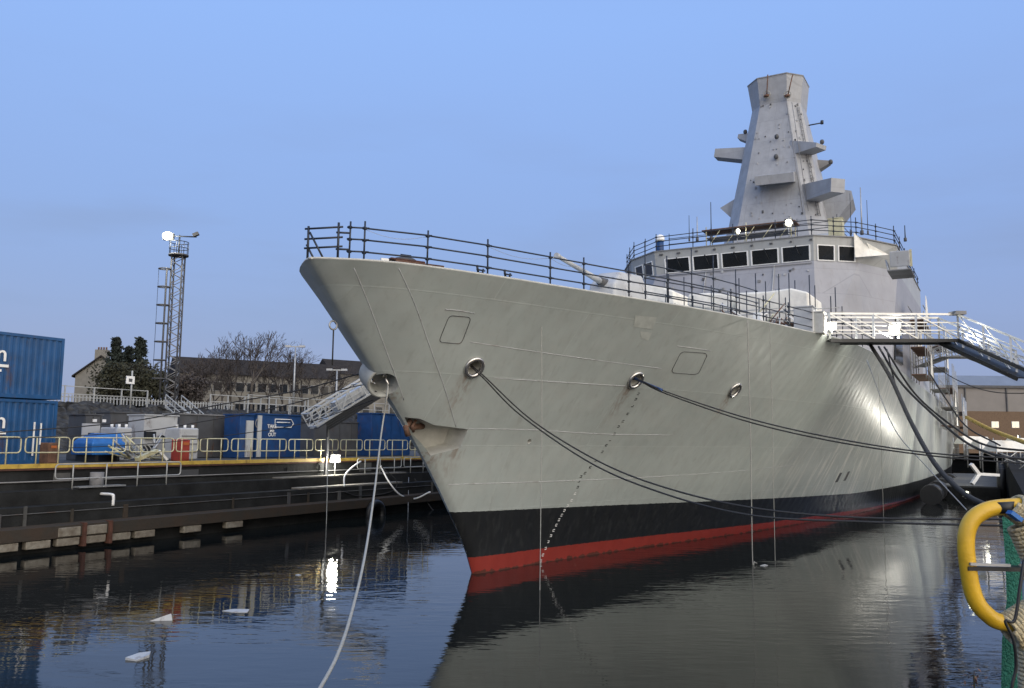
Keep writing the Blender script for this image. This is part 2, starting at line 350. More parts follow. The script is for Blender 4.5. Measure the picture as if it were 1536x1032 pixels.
def point_light(name, loc, energy, col=(1, .96, .84), rad=.15, spot=None):
    l = bpy.data.lights.new(name, 'SPOT' if spot is not None else 'POINT'); l.energy = energy; l.color = col; l.shadow_soft_size = rad
    o = bpy.data.objects.new(name, l); COL.objects.link(o); o.location = [float(x) for x in loc]
    if spot is not None:
        d = Vector([float(x) for x in (V(*spot) - V(*loc))]); o.rotation_euler = d.to_track_quat('-Z', 'Y').to_euler(); l.spot_size = math.radians(110); l.spot_blend = .7
    return o
def floodlight(label, loc, face, w=.4, energy=200, group=None, post=None, m='lamp', light=True, spot=True, rad=.15):
    """a square floodlight: housing, lens and bracket, with the lamp it carries"""
    loc = V(*loc); f = unit(V(*face)); x = unit(np.cross(f, Z)); y = np.cross(x, f)
    r = thing('floodlight', label, 'floodlight', loc - Z * (post or w * .5), group)
    MB().prism([loc - f * .16 + x * sx * w * .3 + y * sy * w * .3 for sx, sy in ((-1, -1), (1, -1), (1, 1), (-1, 1))],
               [loc + x * sx * w * .55 + y * sy * w * .5 for sx, sy in ((-1, -1), (1, -1), (1, 1), (-1, 1))]).build('housing', M['darkgrey'], r)
    MB().tube(loc + f * .003, loc + f * .04, w * .44, 20, w * .40).build('lens', M[m], r)
    b = MB(); c = loc - f * .08
    b.tube(c - x * w * .6, c + x * w * .6, .015); b.tube(c - x * w * .6, c - x * w * .6 - Z * w * .5, .015); b.tube(c + x * w * .6, c + x * w * .6 - Z * w * .5, .015)
    b.tube(c - x * w * .6 - Z * w * .5, c + x * w * .6 - Z * w * .5, .015)
    if post: b.tube(c - Z * w * .5, c - Z * post, .03)
    b.build('bracket', M['galv'], r)
    if light: 
        lo = point_light('lamp_light', loc + f * .25, energy, rad=rad, spot=(loc + f * 3) if spot else None)
    return r

# ------------------------------------------------------------------ the setting
b = MB()
b.add([V(-500, -300, 0), V(700, -300, 0), V(700, 900, 0), V(-500, 900, 0)], [[0, 1, 2, 3]]); b.build('water', M['water'], origin=(0, 0, 0), kind='structure')
gz = 3.3
def quad(b, L0, L1, t0, t1, z): b.add([W(L0, t0, z), W(L1, t0, z), W(L1, t1, z), W(L0, t1, z)], [[0, 1, 2, 3]])
b = MB()
quad(b, -120, 1500, -1500, -19.2, gz - .02); quad(b, 185, 1500, -19.2, 700, gz - .02); quad(b, -120, 185, 19, 700, 2.96)
b.add([W(185, -19.2, gz - .02), W(185, 700, gz - .02), W(185, 700, -2), W(185, -19.2, -2)], [[0, 1, 2, 3]])
b.build('ground', M['ground'], origin=(0, 0, 0), kind='structure')

# ---- the quay on the far side, stepped: deck, ledge, black wall, rusty fender beam
Q0, Q1 = -70, 150
def strip(prof, m, name, **kw):
    b = MB(); b.prism([W(Q0, t, z) for t, z in prof], [W(Q1, t, z) for t, z in prof]); return b.build(name, m, **kw)
quay = thing('quay_wall', 'dark stepped dock wall with yellow edge left of the warship', 'quay wall', W(0, -18, 0))
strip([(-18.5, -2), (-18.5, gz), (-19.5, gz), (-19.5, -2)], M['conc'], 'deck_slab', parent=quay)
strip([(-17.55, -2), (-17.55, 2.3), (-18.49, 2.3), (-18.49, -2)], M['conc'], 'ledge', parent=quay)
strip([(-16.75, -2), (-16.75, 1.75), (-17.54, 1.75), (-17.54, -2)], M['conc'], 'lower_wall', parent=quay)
strip([(-16.35, .52), (-16.35, .98), (-16.74, 1.06), (-16.74, .52)], M['rust'], 'fender_beam', parent=quay)
strip([(-18.42, gz - .14), (-18.42, gz + .03), (-18.72, gz + .03), (-18.72, gz + .006), (-18.496, gz + .006), (-18.496, gz - .14)], M['yellow'], 'edge_strip', parent=quay)
strip([(-18.40, gz - .22), (-18.40, gz - .15), (-18.495, gz - .15), (-18.495, gz - .22)], M['rustred'], 'edge_angle', parent=quay)
for k in (0, 2):   # long seams and a pipe on the wall
    zz = (2.62, 2.42, 1.5, 1.28, .45)[k]; tt = (-18.44, -18.46, -16.73, -16.73, -16.6)[k]
    b = MB(); b.tube(W(Q0, tt, zz), W(Q1, tt, zz), (.03, .018, .02, .015, .06)[k], 6); b.build('wall_pipe', M['midgrey'] if k in (0,) else M['darkgrey'], quay)
random.seed(3)
L = -30.; Lr0, Lr1, Lb1 = [LT(onT(u, v, -16.4))[0] for u, v in ((66, 815), (172, 800), (352, 782))]
nb = 0
while L < 36:      # pale blocks under the beam, red rust frames round some
    w = 1.05 + random.random() * .25
    c = W(L, -16.52, .34)
    if L < Lb1 and (random.random() < .93 or L < Lr0):
        b = MB(); b.box(c, (A, P, Z), (w * .80, .3, .30)); b.build('fender_block', M['block'], quay, bevel=.03)
    if Lr0 < L < Lr1:
        b = MB(); b.box(W(L, -16.47, .73), (A, P, Z), (w * .8, .3, .36)); b.build('fender_block', M['block'], quay, bevel=.03)
        b = MB(); b.box(W(L + w * .52, -16.40, .58), (A, P, Z), (.14, .3, .92)); b.build('rust_frame', M['rustred'], quay)
    L += w; nb += 1
# ledge clutter: concrete slabs coloured paler as if lit by the lamp
Lq = LT(onT(503, 690, -17.5))[0]
b = MB(); b.box(W(Lq + 1, -17.12, 1.80), (A, P, Z), (9, .70, .1)); b.build('concrete_landing', M['litstone'], quay, bevel=.02)
b = MB(); b.box(W(Lq + 1.5, -18.0, 2.345), (A, P, Z), (11, .80, .08)); b.build('concrete_landing', M['litstone'], quay, bevel=.02)
random.seed(77)
for k in range(46):   # old timber rubbing posts, ladders' worth of verticals and ledge stains
    L_ = -22 + k * 1.9 + random.uniform(-.5, .5)
    if random.random() < .6: MB().box(W(L_, -16.715, 1.1 + random.uniform(0, .25)), (A, P, Z), (random.uniform(.1, .25), .06, random.uniform(.5, .9))).build('rubbing_strip', M[random.choice(['rust', 'darkgrey', 'concl'])], quay)
    if random.random() < .45: MB().box(W(L_ + .6, -18.47, 2.75), (A, P, Z), (random.uniform(.3, 1.2), .03, random.uniform(.25, .6))).build('wall_plate', M[random.choice(['darkgrey', 'concl', 'conc'])], quay)

# ---- near quay, on which the camera stands
q2 = thing('quay_wall', 'dark dock wall edge at the right behind the yellow hoop', 'quay wall', W(0, 17, 0))
b = MB(); b.prism([W(-60, t, z) for t, z in ((16.3, -2), (16.3, 3.0), (19.2, 3.0), (19.2, -2))], [W(180, t, z) for t, z in ((16.3, -2), (16.3, 3.0), (19.2, 3.0), (19.2, -2))]); b.build('wall', M['asphalt'], q2)
b = MB(); b.prism([W(-60, t, z) for t, z in ((16.24, 2.8), (16.24, 3.03), (16.7, 3.03), (16.7, 2.8))], [W(180, t, z) for t, z in ((16.24, 2.8), (16.24, 3.03), (16.7, 3.03), (16.7, 2.8))]); b.build('coping', M['asphalt'], q2)

# ------------------------------------------------------------------ the warship
ship = thing('warship', 'large grey warship with tall faceted mast, bow towards the viewer', 'warship', S0, rz=TH)
ZD = 9.2
stem_t = [(-2, 1.3), (-1, .6), (0, 0), (.5, -.2), (1.27, -.72), (1.99, -1.3), (2.82, -1.98), (3.64, -2.7), (4.43, -3.45), (5.16, -4.18), (5.82, -4.86), (6.57, -5.66), (7.22, -6.34), (7.88, -6.98), (8.51, -7.6), (9.2, -8.32)]
def stemL(z): return float(np.interp(z, [q[0] for q in stem_t], [q[1] for q in stem_t]))
low = [(0, 0), (.12, .12), (.5, .22), (3.21, .66), (7.34, 1.52), (11.92, 2.68), (17.97, 4.28), (28, 6.35), (40, 8.2), (55, 9.4), (75, 9.9), (110, 9.7), (142, 8.6)]
top = [(0, 0), (.1, .26), (.35, .6), (.77, 1.1), (1.5, 1.75), (4.18, 3.12), (6.6, 4.1), (9.33, 5.2), (12.1, 6.32), (15.76, 7.5), (20, 8.65), (26, 9.92), (33, 10.3), (41, 10.4), (125, 10.4), (151, 9.4)]
def pchip(tab, x):
    xs = [q[0] for q in tab]; ys = [q[1] for q in tab]; n = len(xs)
    h = [xs[i + 1] - xs[i] for i in range(n - 1)]; d = [(ys[i + 1] - ys[i]) / h[i] for i in range(n - 1)]
    mm = [d[0]] + [0 if d[i - 1] * d[i] <= 0 else 2 * d[i - 1] * d[i] / (d[i - 1] + d[i]) for i in range(1, n - 1)] + [d[-1]]
    x = min(max(x, xs[0]), xs[-1]); i = min(max(int(np.searchsorted(xs, x)) - 1, 0), n - 2); t = (x - xs[i]) / h[i]
    return (2 * t ** 3 - 3 * t * t + 1) * ys[i] + (t ** 3 - 2 * t * t + t) * h[i] * mm[i] + (-2 * t ** 3 + 3 * t * t) * ys[i + 1] + (t ** 3 - t * t) * h[i] * mm[i + 1]
LEND = 142.
def halfb(xi, z):
    f = max(0., min(1., z / ZD)) ** 1.22
    lo = pchip(low, xi); hi = pchip(top, xi * 1.0)
    r = lo + (hi - lo) * f
    if z < 0: r *= (1 + z * .12)
    return r
zs = [-2, -1, -.3, .2, .7, 1.2, 1.7, 2.2, 2.7, 3.2, 3.8, 4.4, 5, 5.6, 6.2, 6.8, 7.4, 8, 8.5, 8.9, ZD]
us = [0, .04, .12, .25, .45, .75, 1.1, 1.6, 2.2, 3, 4, 5.2, 6.5, 8, 10, 12, 14, 16, 18.5, 21, 24, 27, 30, 34, 38, 43, 50, 60, 72, 86, 100, 115, 130]
def hull_ring(z):
    s0 = stemL(z); xs = us + [LEND - s0]
    port = [W(s0 + x, halfb(x, z), z) for x in xs]; star = [W(s0 + x, -halfb(x, z), z) for x in xs[1:]]
    return port[::-1] + star      # port stern .. stem .. starboard stern
rings = [hull_ring(z) for z in zs]
hb = MB(); hb.loft(rings, smooth=True)
hull = hb.build('hull', M['hull'], ship)
# ray helper onto the hull
def world_bvh(o):
    mw = MW[ship.name]; me = o.data
    return BVHTree.FromPolygons([mw @ v.co for v in me.vertices], [list(p.vertices) for p in me.polygons])
BV = world_bvh(hull)
def onhull(u, v):
    r = ray(u, v); h = BV.ray_cast(Vector(CAM), Vector(unit(r)))
    if h[0] is None: return None, None
    n = V(*h[1]); n = n if n @ r < 0 else -n
    return V(*h[0]), n
# cut the fairlead mouths and the anchor pocket
cut = MB()
fair_px = [((711, 551), .36, 'fairlead'), ((953, 570), .37, 'fairlead'), ((1102, 585), .36, 'fairlead')]
fairs = []
for (px, r, nm) in fair_px:
    c, n = onhull(*px); n = unit(n); fairs.append((c, n, r)); cut.tube(c + n * .6, c - n * .7, r * .72, 20)
c, n = onhull(577, 576)
bn = unit(-A * .48 + P * .70 - Z * .55); sc_ = c - bn * .13; stemfair = (sc_, bn)
cut.tube(sc_ + bn * .9, sc_ - bn * .75, .385, 24)
for (u, v) in [(794, 662)]:
    c, n = onhull(u, v); cut.tube(c + n * .3, c - n * .3, .085, 12)
# the anchor pocket: outline on the shell, drawn inwards
ap = [(603, 627), (628, 629), (650, 639), (704, 646), (692, 675), (645, 687), (630, 668), (616, 655)]
outp, inp = [], []
for i, q in enumerate(ap):
    c, n = onhull(*q)
    if c is None: c, n = onT(*q, .05), P
    outp.append(c); 
nav = unit(P * .82 - A * .45)
cen = sum(outp) / len(outp)
for c in outp: inp.append(c + (cen - c) * .22 - nav * .8 + V(0, 0, .1))
cut.prism([c + nav * .8 + (c - cen) * .1 for c in outp], inp)
RUST += [(LT(c)[0], LT(c)[2] - .2, .42, 1.7) for c, n, r in fairs] + [(LT(stemfair[0])[0] + .25, LT(stemfair[0])[2] - .3, .4, 1.6), (LT(cen)[0] + .2, LT(cen)[2] - .5, .7, 1.8), (LT(cen)[0] + 1.0, LT(cen)[2] - .3, .35, 1.5)]
M['hull'] = hull_material(); hull.data.materials[0] = M['hull']
co = cut.build('cutter', M['recess'], ship)
hull.data.materials.append(M['recess'])
bm_ = hull.modifiers.new('b', 'BOOLEAN'); bm_.object = co; bm_.operation = 'DIFFERENCE'; bm_.solver = 'EXACT'; bm_.material_mode = 'INDEX'
try: bm_.material_mode = 'TRANSFER'
except Exception: pass
bpy.context.view_layer.update()
dg = bpy.context.evaluated_depsgraph_get(); nm_ = bpy.data.meshes.new_from_object(hull.evaluated_get(dg)); hull.modifiers.clear(); old = hull.data; hull.data = nm_
bpy.data.objects.remove(co)
for p_ in hull.data.polygons:
    p_.use_smooth = p_.material_index == 0
try: hull.data.set_sharp_from_angle(angle=math.radians(35))
except Exception: pass

def torus(b, c, n, R, r, seg=28, sec=10, sq=1.):
    x = unit(np.cross(n, Z)); y = np.cross(x, n)
    pts = [c + R * (math.cos(2 * math.pi * i / seg) * x + sq * math.sin(2 * math.pi * i / seg) * y) for i in range(seg)]
    b.path(pts, r, sec, closed=True)
for c, n, r in fairs:
    b = MB(); torus(b, c + n * .02, n, r * .82, r * .2); b.build('fairlead', M['steel'], ship)
    b = MB(); x = unit(np.cross(n, Z)); b.tube(c - n * .45 - x * .1 - Z * .25, c - n * .45 - x * .1 + Z * .25, .08, 12); b.build('fairlead_roller', M['steel'], ship)
c, n = stemfair
def ringpts(c, n, R, seg=28):
    x = unit(np.cross(n, Z)); y = np.cross(x, n); return [c + R * (math.cos(2 * math.pi * i / seg) * x + math.sin(2 * math.pi * i / seg) * y) for i in range(seg)]
b = MB(); b.loft([ringpts(c - n * .6, n, .60), ringpts(c + n * .04, n, .52), ringpts(c + n * .09, n, .49), ringpts(c + n * .10, n, .45), ringpts(c + n * .06, n, .41), ringpts(c - n * .12, n, .385), ringpts(c - n * .5, n, .36)], cap=False, smooth=True); b.build('bow_fairlead', M['fair'], ship)
b = MB(); b.ball(c - n * .25 + P * .12 + Z * .1, .1); b.ball(c - n * .3 + P * .15 + Z * .22, .07); b.path([c - n * .3 + Z * .3, c - n * .2 + Z * .1 + P * .1, c + P * .18 - Z * .1], .035, 8); b.build('shackle', M['steel'], ship)
# anchor seated in its pocket
c, n = onhull(622, 641)
if c is None: c = onT(622, 641, .3)
b = MB(); k = c - nav * .25
b.tube(k - A * .1, k + A * .6 + Z * .05, .10, 10); b.path([k - Z * .25 - A * .15, k - A * .28, k + Z * .2 - A * .05], .09, 10); b.path([k - Z * .12 + A * .05 + nav * .1, k - A * .1 + nav * .18, k + Z * .25 + A * .2 + nav * .08], .05, 8)
b.build('anchor', M['brown'], ship)
# thin outline hatches on the shell
def shell_line(pts, r=.012, off=.004, closed=False, n=6):
    b = MB(); out = []
    for (u, v) in pts:
        c, n_ = onhull(u, v)
        if c is not None: out.append(c + n_ * off)
    b.path(out, r, n, closed=closed); return b
def roundrect(q, k=6, rr=.18):
    out = []; N = len(q)
    for i in range(N):
        a, b_, c = V(*q[i - 1]), V(*q[i]), V(*q[(i + 1) % N])
        p0 = b_ + (a - b_) * rr; p1 = b_ + (c - b_) * rr
        for j in range(k + 1):
            t = j / k; out.append(tuple((1 - t) ** 2 * p0 + 2 * t * (1 - t) * b_ + t * t * p1))
        nx = V(*q[(i + 1) % N]); p2 = nx + (b_ - nx) * rr
        for j in range(1, 6): out.append(tuple(p1 + (p2 - p1) * j / 6))
    return out
for q in ([(674, 473), (707, 476), (692, 516), (658, 513)], [(1022, 527), (1062, 530), (1047, 562), (1006, 559)]):
    shell_line(roundrect(q), .011, closed=True).build('hull_hatch', M['darkgrey'], ship)
for q in ([(668, 464), (690, 466), (712, 470)], [(1016, 519), (1040, 522), (1066, 526)]):
    shell_line(q, .012).build('drip_strip', M['palegrey'], ship)
# weld seams on the bow
for q in ([(531, 402), (549, 445), (566, 490), (590, 555), (606, 600)], [(598, 402), (622, 455), (645, 520), (668, 585), (684, 640)]):
    shell_line(spline([(*x, 0) for x in q], 8) and [tuple(x[:2]) for x in spline([(*x, 0) for x in q], 8)], .014, -.004).build('weld_seam', M['palegrey'], ship)
for q in ([(705, 513), (800, 527), (900, 541), (992, 553)], [(700, 643), (800, 645), (900, 651), (1010, 653)], [(672, 727), (800, 723), (950, 717), (1090, 708), (1190, 698)], [(740, 567), (850, 574), (950, 580)]):
    shell_line([tuple(x[:2]) for x in spline([(*x, 0) for x in q], 10)], .014, -.006).build('weld_seam', M['palegrey'], ship)
# patches of touched-up paint (thin plates of paint on the shell)
def patch(q, m, name='paint_patch', off=.006):
    b = MB(); vs = []
    for (u, v) in q:
        c, n = onhull(u, v); vs.append(c + n * off)
    b.add(vs, [list(range(len(vs)))]); return b.build(name, m, ship)
patch([(953, 473), (985, 476), (979, 494), (950, 490)], M['touch']); patch([(960, 497), (978, 499), (972, 511), (962, 507)], M['touch'])
# draught marks: dark on grey, white on black
random.seed(5)
mk = [(957, 592), (953, 600), (948, 610), (941, 622), (934, 633), (927, 641), (921, 652), (915, 661), (909, 669), (903, 679), (893, 692), (885, 702), (877, 711), (871, 716), (868, 723), (866, 732)]
wk = [(862, 742), (857, 752), (851, 760), (846, 767), (842, 774), (838, 781), (834, 789), (830, 797), (826, 805), (822, 814), (818, 824), (814, 834), (811, 843)]
for lst, mm_ in ((mk, 'black'), (wk, 'white')):
    for (u, v) in lst:
        c, n = onhull(u, v); bb = MB()
        if c is None: continue
        y = unit(Z - n * (n @ Z)); x = np.cross(y, n)
        for dx, dy, w_, h_ in ((0, .0, .11, .025), (0, .075, .11, .025), (-.045 if random.random() < .5 else .045, .037, .022, .08)):
            if random.random() < .8 or not bb.v: bb.box(c + x * dx + y * dy + n * .004, (x, y, n), (w_, h_, .006))
        bb.build('draught_mark', M[mm_], ship)
for (u, v) in [(1258, 716), (1270, 714)]:
    c, n = onhull(u, v); y = unit(Z - n * (n @ Z)); x = np.cross(y, n); MB().box(c, (unit(x * .9 + y * .0), unit(y + x * .25), n), (.42, .62, .03)).build('sea_chest_grille', M['darkgrey'], ship)
# deck plate edge: a low pale lip round the bow
b = MB(); edge = [W(stemL(ZD) + x, halfb(x, ZD) - .06, ZD + .03) for x in us[:25]]
b.path(edge, .035, 6); b.build('deck_edge', M['recess'], ship)
b = MB(); edge = [W(stemL(ZD) + x, -halfb(x, ZD) + .06, ZD + .03) for x in us[:25]]
b.path(edge, .035, 6); b.build('deck_edge', M['recess'], ship)
# bow ring on the stem with the line hanging from it
c = onT(500.5, 488, -.35)
b = MB(); torus(b, c - A * .02, unit(P * .9 - A * .3), .12, .025, 18, 8); b.build('eye_ring', M['galv'], ship)
c2 = c - Z * .12
b = MB(); b.path([c2, c2 - Z * .3, c2 - Z * 1.0], .022, 6); b.build('hanging_line', M['rope'], origin=c2, label='short dark line hanging from the ring on the bow stem', cat='rope')

# ---- bridge and superstructure
zr, zs_, zw = 17.85, 16.28, 17.38
OFF = .45
def polyring(half, z, off=0.): return [W(L, t + off, z) for L, t in half] + [W(L, -t + off, z) for L, t in half[::-1]]
base = [(29.0, 6.6), (33.0, 9.9), (57, 10.3)]
sill = [(32.0, 5.35), (34.0, 7.8), (38.3, 9.75), (57, 9.9)]
roof = [(31.7, 5.4), (33.7, 7.9), (37.2, 9.85), (57, 9.9)]
base = [(29.0, 6.4), (32.2, 8.8), (34.5, 9.9), (57, 10.3)]
br = thing  # (kept short)
b = MB(); b.loft([polyring(base, ZD - .05), polyring(sill, zs_, OFF)], cap=True); lowb = b.build('superstructure', M['lower'], ship)
b = MB(); b.loft([polyring(sill, zs_ + .003, OFF), polyring(roof, zr, OFF)], cap=True); upb = b.build('bridge', M['super'], ship)
b = MB(); 
ro2 = [(31.62, 5.45), (33.65, 7.98), (37.15, 9.92), (57, 9.95)]
b.loft([polyring(ro2, zr + .003, OFF), polyring(ro2, zr + .07, OFF)]); b.build('bridge_roof', M['midgrey'], ship)
# windows: on a band between sill and roof; each is a frame and a pane
def face_pts(i):     # i=0 front, 1 port chamfer, 2 starboard chamfer
    if i == 0: a, c = (sill[0][0], -sill[0][1]), (sill[0][0], sill[0][1]); a2, c2 = (roof[0][0], -roof[0][1]), (roof[0][0], roof[0][1])
    elif i == 1: a, c = sill[0], sill[1]; a2, c2 = roof[0], roof[1]
    else: a, c = (sill[1][0], -sill[1][1]), (sill[0][0], -sill[0][1]); a2, c2 = (roof[1][0], -roof[1][1]), (roof[0][0], -roof[0][1])
    o = V(0, 0, 0) + P * OFF
    return W(*a, zs_) + o, W(*c, zs_) + o, W(*a2, zr) + o, W(*c2, zr) + o
def window(i, f0, f1, g0=.02, g1=.66):
    a, c, a2, c2 = face_pts(i)
    def pt(f, g): return (a + (c - a) * f) * (1 - g) + (a2 + (c2 - a2) * f) * g
    q = [pt(f0, g0), pt(f1, g0), pt(f1, g1), pt(f0, g1)]
    n = unit(np.cross(q[1] - q[0], q[3] - q[0])); n = n if n @ (CAM - q[0]) > 0 else -n
    cen = sum(q) / 4; 
    def sh(k): return [x + unit(cen - x) * k for x in q]
    o, inn = sh(-.02), sh(.085)
    fr = MB()
    for k in range(4):
        j = (k + 1) % 4; fr.prism([o[k] + n * .002, o[j] + n * .002, inn[j] + n * .002, inn[k] + n * .002], [o[k] + n * .05, o[j] + n * .05, inn[j] + n * .05, inn[k] + n * .05])
    w = fr.build('window', M['white'], ship)
    MB().prism([x + n * .004 for x in inn], [x + n * .014 for x in inn]).build('pane', M['glass'], w)
for k in range(5): window(0, .065 + k * .187, .065 + k * .187 + .168)
for k in range(2): window(1, .08 + k * .46, .08 + k * .46 + .38)
for k in range(2): window(2, .12 + k * .42, .12 + k * .42 + .34)
# side structure further aft, steps down towards the stern
b = MB(); b.loft([polyring([(57.05, 10.35), (75, 10.35)], ZD - .05), polyring([(57.05, 9.3), (73, 9.0)], 14.0)]); b.build('superstructure', M['super'], ship)
b = MB(); b.loft([polyring([(75.05, 10.35), (104, 10.3)], ZD - .05), polyring([(75.05, 9.5), (101, 9.2)], 11.8)]); b.build('superstructure', M['super'], ship)
b = MB(); b.loft([polyring([(36, 8.0), (56, 8.6)], zr + .072), polyring([(38.5, 6.6), (55, 7.0)], zr + 1.7)]); b.build('deckhouse', M['super'], ship)
# panel of grey below the bridge wing, and dark recess on port side
def sidept(L, z):  # point on the port side face between base and sill
    f = (z - ZD) / (zs_ - ZD); t = .08 + (9.9 + (L - 34.5) / (57 - 34.5) * .4) * (1 - f) + (9.75 + OFF + (L - 38.3) / (57 - 38.3) * .15) * f
    return W(L, t + .03, z)
MB().prism([sidept(36, 10), sidept(40.5, 10), sidept(39.6, 12.6), sidept(36.8, 12.9)], [q - P * .5 for q in (sidept(36, 10), sidept(40.5, 10), sidept(39.6, 12.6), sidept(36.8, 12.9))]).build('side_door', M['glass'], ship)
for L_ in (52.2, 54.8):
    MB().beam(sidept(L_, 11.6), sidept(L_, 13.8), .22, .1, P).build('fender_strip', M['canvas'], ship)

# ---- mast
def octa(Lf, w, bb, z, dl, aft=None):
    Lc = Lf + (bb - w) * dl; La = aft if aft else Lf + 2 * (bb - w) * dl + 2 * w
    h = [(Lf, w), (Lc, bb), (La - (bb - w) * dl, bb), (La, w)]
    return [W(L, t, z) for L, t in h] + [W(L, -t, z) for L, t in h[::-1]]
rings = [octa(44.9, 3.75, 5.1, zr + .07, 1.1, 56), octa(46.6, 2.75, 4.0, 23.2, 1.1, 55.3), octa(48.4, 1.15, 2.1, 33.9, 1.15, 53.2), octa(48.0, 1.25, 2.4, 36.2, 1.1, 53.2)]
b = MB(); b.loft(rings); mast = b.build('mast', M['mast'], ship)
b = MB(); b.loft([octa(47.96, 1.27, 2.43, 36.2 + .004, 1.1, 53.25), octa(47.96, 1.27, 2.43, 36.3, 1.1, 53.25)]); b.build('mast_cap', M['midgrey'], mast)
def bx(L0, L1, t0, t1, z0, z1, name, taper=0.3, m='mast', par=None):
    bt = [W(L0 + taper, t0 + (taper if t0 > 0 else 0), z0), W(L1 - taper, t0, z0), W(L1 - taper, t1, z0), W(L0 + taper, t1, z0)]
    tp = [W(L0, t0, z1), W(L1, t0, z1), W(L1, t1, z1), W(L0, t1, z1)]
    return MB().prism(bt, tp).build(name, M[m], par or mast)
def arm(p0, p1, w0, w1, h0, h1, name='sensor_arm', m='mast'):   # a tapering box arm between two points
    p0, p1 = V(*p0), V(*p1); d = unit(p1 - p0); x = unit(np.cross(d, Z)); y = np.cross(x, d)
    r = lambda p, w, h: [p - x * w / 2 - y * h * .6, p + x * w / 2 - y * h * .6, p + x * w / 2 + y * h * .4, p - x * w / 2 + y * h * .4]
    return MB().prism(r(p0, w0, h0), r(p1, w1, h1)).build(name, M[m], mast)
arm(onL(1136, 232, 50), onL(1075, 231, 50), 1.5, 1.3, 1.25, .75)
arm(onL(1140, 209, 51), onL(1109, 206, 51), 1.3, 1.0, 1.2, .35)
arm(onL(1168, 266, 48.4), onL(1161, 267, 45.2), 2.9, 3.1, .95, .75)
arm(onL(1193, 223, 48.5), onL(1232, 219, 47.5), 1.7, 1.4, 1.3, .35)
arm(onL(1222, 249, 52.5), onL(1245, 244, 52.5), .9, .7, 1.2, .25, m='midgrey')
arm(onL(1208, 290, 48.2), onL(1257, 276, 45.0), 1.5, 1.25, 1.5, 1.1)
# wedge sponsons at the foot of the mast
def wedge(q, L0, L1, shrink=.8):
    f = [onL(u, v, L0) for u, v in q]; k = [W(*(lambda l: (L1, l[1] * shrink, l[2]))(LT(p))) for p in f]; return MB().prism(f, k).build('sponson', M['mast'], mast)
wedge([(1080, 312), (1100, 330), (1122, 330), (1124, 284), (1106, 296)], 49.5, 53, .95)
wedge([(1226, 296), (1262, 284), (1277, 286), (1280, 298), (1254, 331), (1232, 331)], 49.3, 53, .95)
# small fittings
b = MB(); b.tube(onL(1213, 188, 51), onL(1234, 184, 51), .06); b.tube(onL(1233, 186, 51), onL(1233, 181, 51), .14); b.build('antenna_arm', M['darktube'], mast)
for u, v in ((1164, 235), (1165, 205), (1118, 198), (1233, 213), (1246, 243)):
    c = onL(u, v, 47.3 if 1150 < u < 1200 else 50.5); MB().ball(c, .2, (1, 1, 1.2), 8).build('sensor_pod', M['darkgrey'], mast)
for u in (1150, 1181):
    c0, c1 = onL(u, 146, 47.9), onL(u + 8 * (1 if u > 1160 else .2), 112, 47.6)
    MB().tube(c0, c1, .05, 6).tube(c0, c0 + Z * .2, .25, 8).build('lifting_line', M['brown'], mast)
    c = onL(u, 142, 47.85); torus_b = MB(); torus(torus_b, c, -A, .30, .05, 14, 6); torus_b.build('lifting_eye', M['paler'], mast)
# small fittings: mast ladder, cable trays, vents, bridge front pipes and wipers
random.seed(88)
b = MB()
for sx_ in (-.22, .22): b.tube(W(50.2 - 3.9, 3.2 + sx_ - .4, 23.4), W(50.2 - 2.1, 1.6 + sx_ - .2, 33.6), .03, 5)
b.build('cable_tray', M['midgrey'], mast)
def mastpt(f, u_):      # on the front face: f height fraction, u_ -1..1
    z = 23.2 + (33.9 - 23.2) * f; Lf = 46.6 + (48.4 - 46.6) * f; w = 2.75 + (1.15 - 2.75) * f; return W(Lf - .02, u_ * w, z)
for k in range(46):
    f, u_ = random.random() ** 1.4, random.uniform(-.95, .95); q = mastpt(f, u_); sz = random.uniform(.05, .16)
    MB().box(q, (A, P, Z), (.12, sz, sz * random.uniform(.7, 1.6))).build('mast_fitting', M[random.choice(['midgrey', 'darkgrey', 'palegrey', 'mast'])], mast)
def chpt(f, u_):        # on the port chamfer of the mast
    z = 23.2 + (33.9 - 23.2) * f; w = 2.75 + (1.15 - 2.75) * f; bb = 4.0 + (2.1 - 4.0) * f; Lf = 46.6 + 1.8 * f; t = w + (bb - w) * u_; return W(Lf + (t - w) * 1.12 - .02, t + .02, z)
for k in range(26):
    q = chpt(random.random(), random.uniform(.1, .9)); sz = random.uniform(.05, .16)
    MB().box(q, (A, P, Z), (.12, sz, sz * random.uniform(.7, 1.6))).build('mast_fitting', M[random.choice(['midgrey', 'darkgrey', 'palegrey'])], mast)
b = MB()
for k in range(26): q0, q1 = chpt(.02 + k * .036, .62), chpt(.02 + k * .036, .74); b.tube(q0 + P * .06 - A * .04, q1 + P * .06 - A * .04, .025, 5)
b.tube(chpt(0, .62) + P * .06 - A * .04, chpt(.96, .62) + P * .06 - A * .04, .03, 5); b.tube(chpt(0, .74) + P * .06 - A * .04, chpt(.96, .74) + P * .06 - A * .04, .03, 5); b.build('ladder', M['midgrey'], mast)
def frpt(t, z, off=.03):     # on the front face below the windows
    f = (z - ZD) / (zs_ - ZD); return W(29.0 + 3.0 * f - off, t, z)
for k in range(22):
    q = frpt(random.uniform(-5.2, 5.6), random.uniform(13.6, 16.1)); sz = random.uniform(.08, .2)
    MB().box(q, (A, P, Z), (.1, sz, sz)).build('bridge_fitting', M[random.choice(['midgrey', 'darkgrey', 'palegrey', 'lower'])], ship)
for t_ in (-4.1, -1.3, 3.3):
    MB().tube(frpt(t_, 12.2, .06), frpt(t_, 16.2, .06), .035, 6).build('conduit', M['palegrey'], ship)
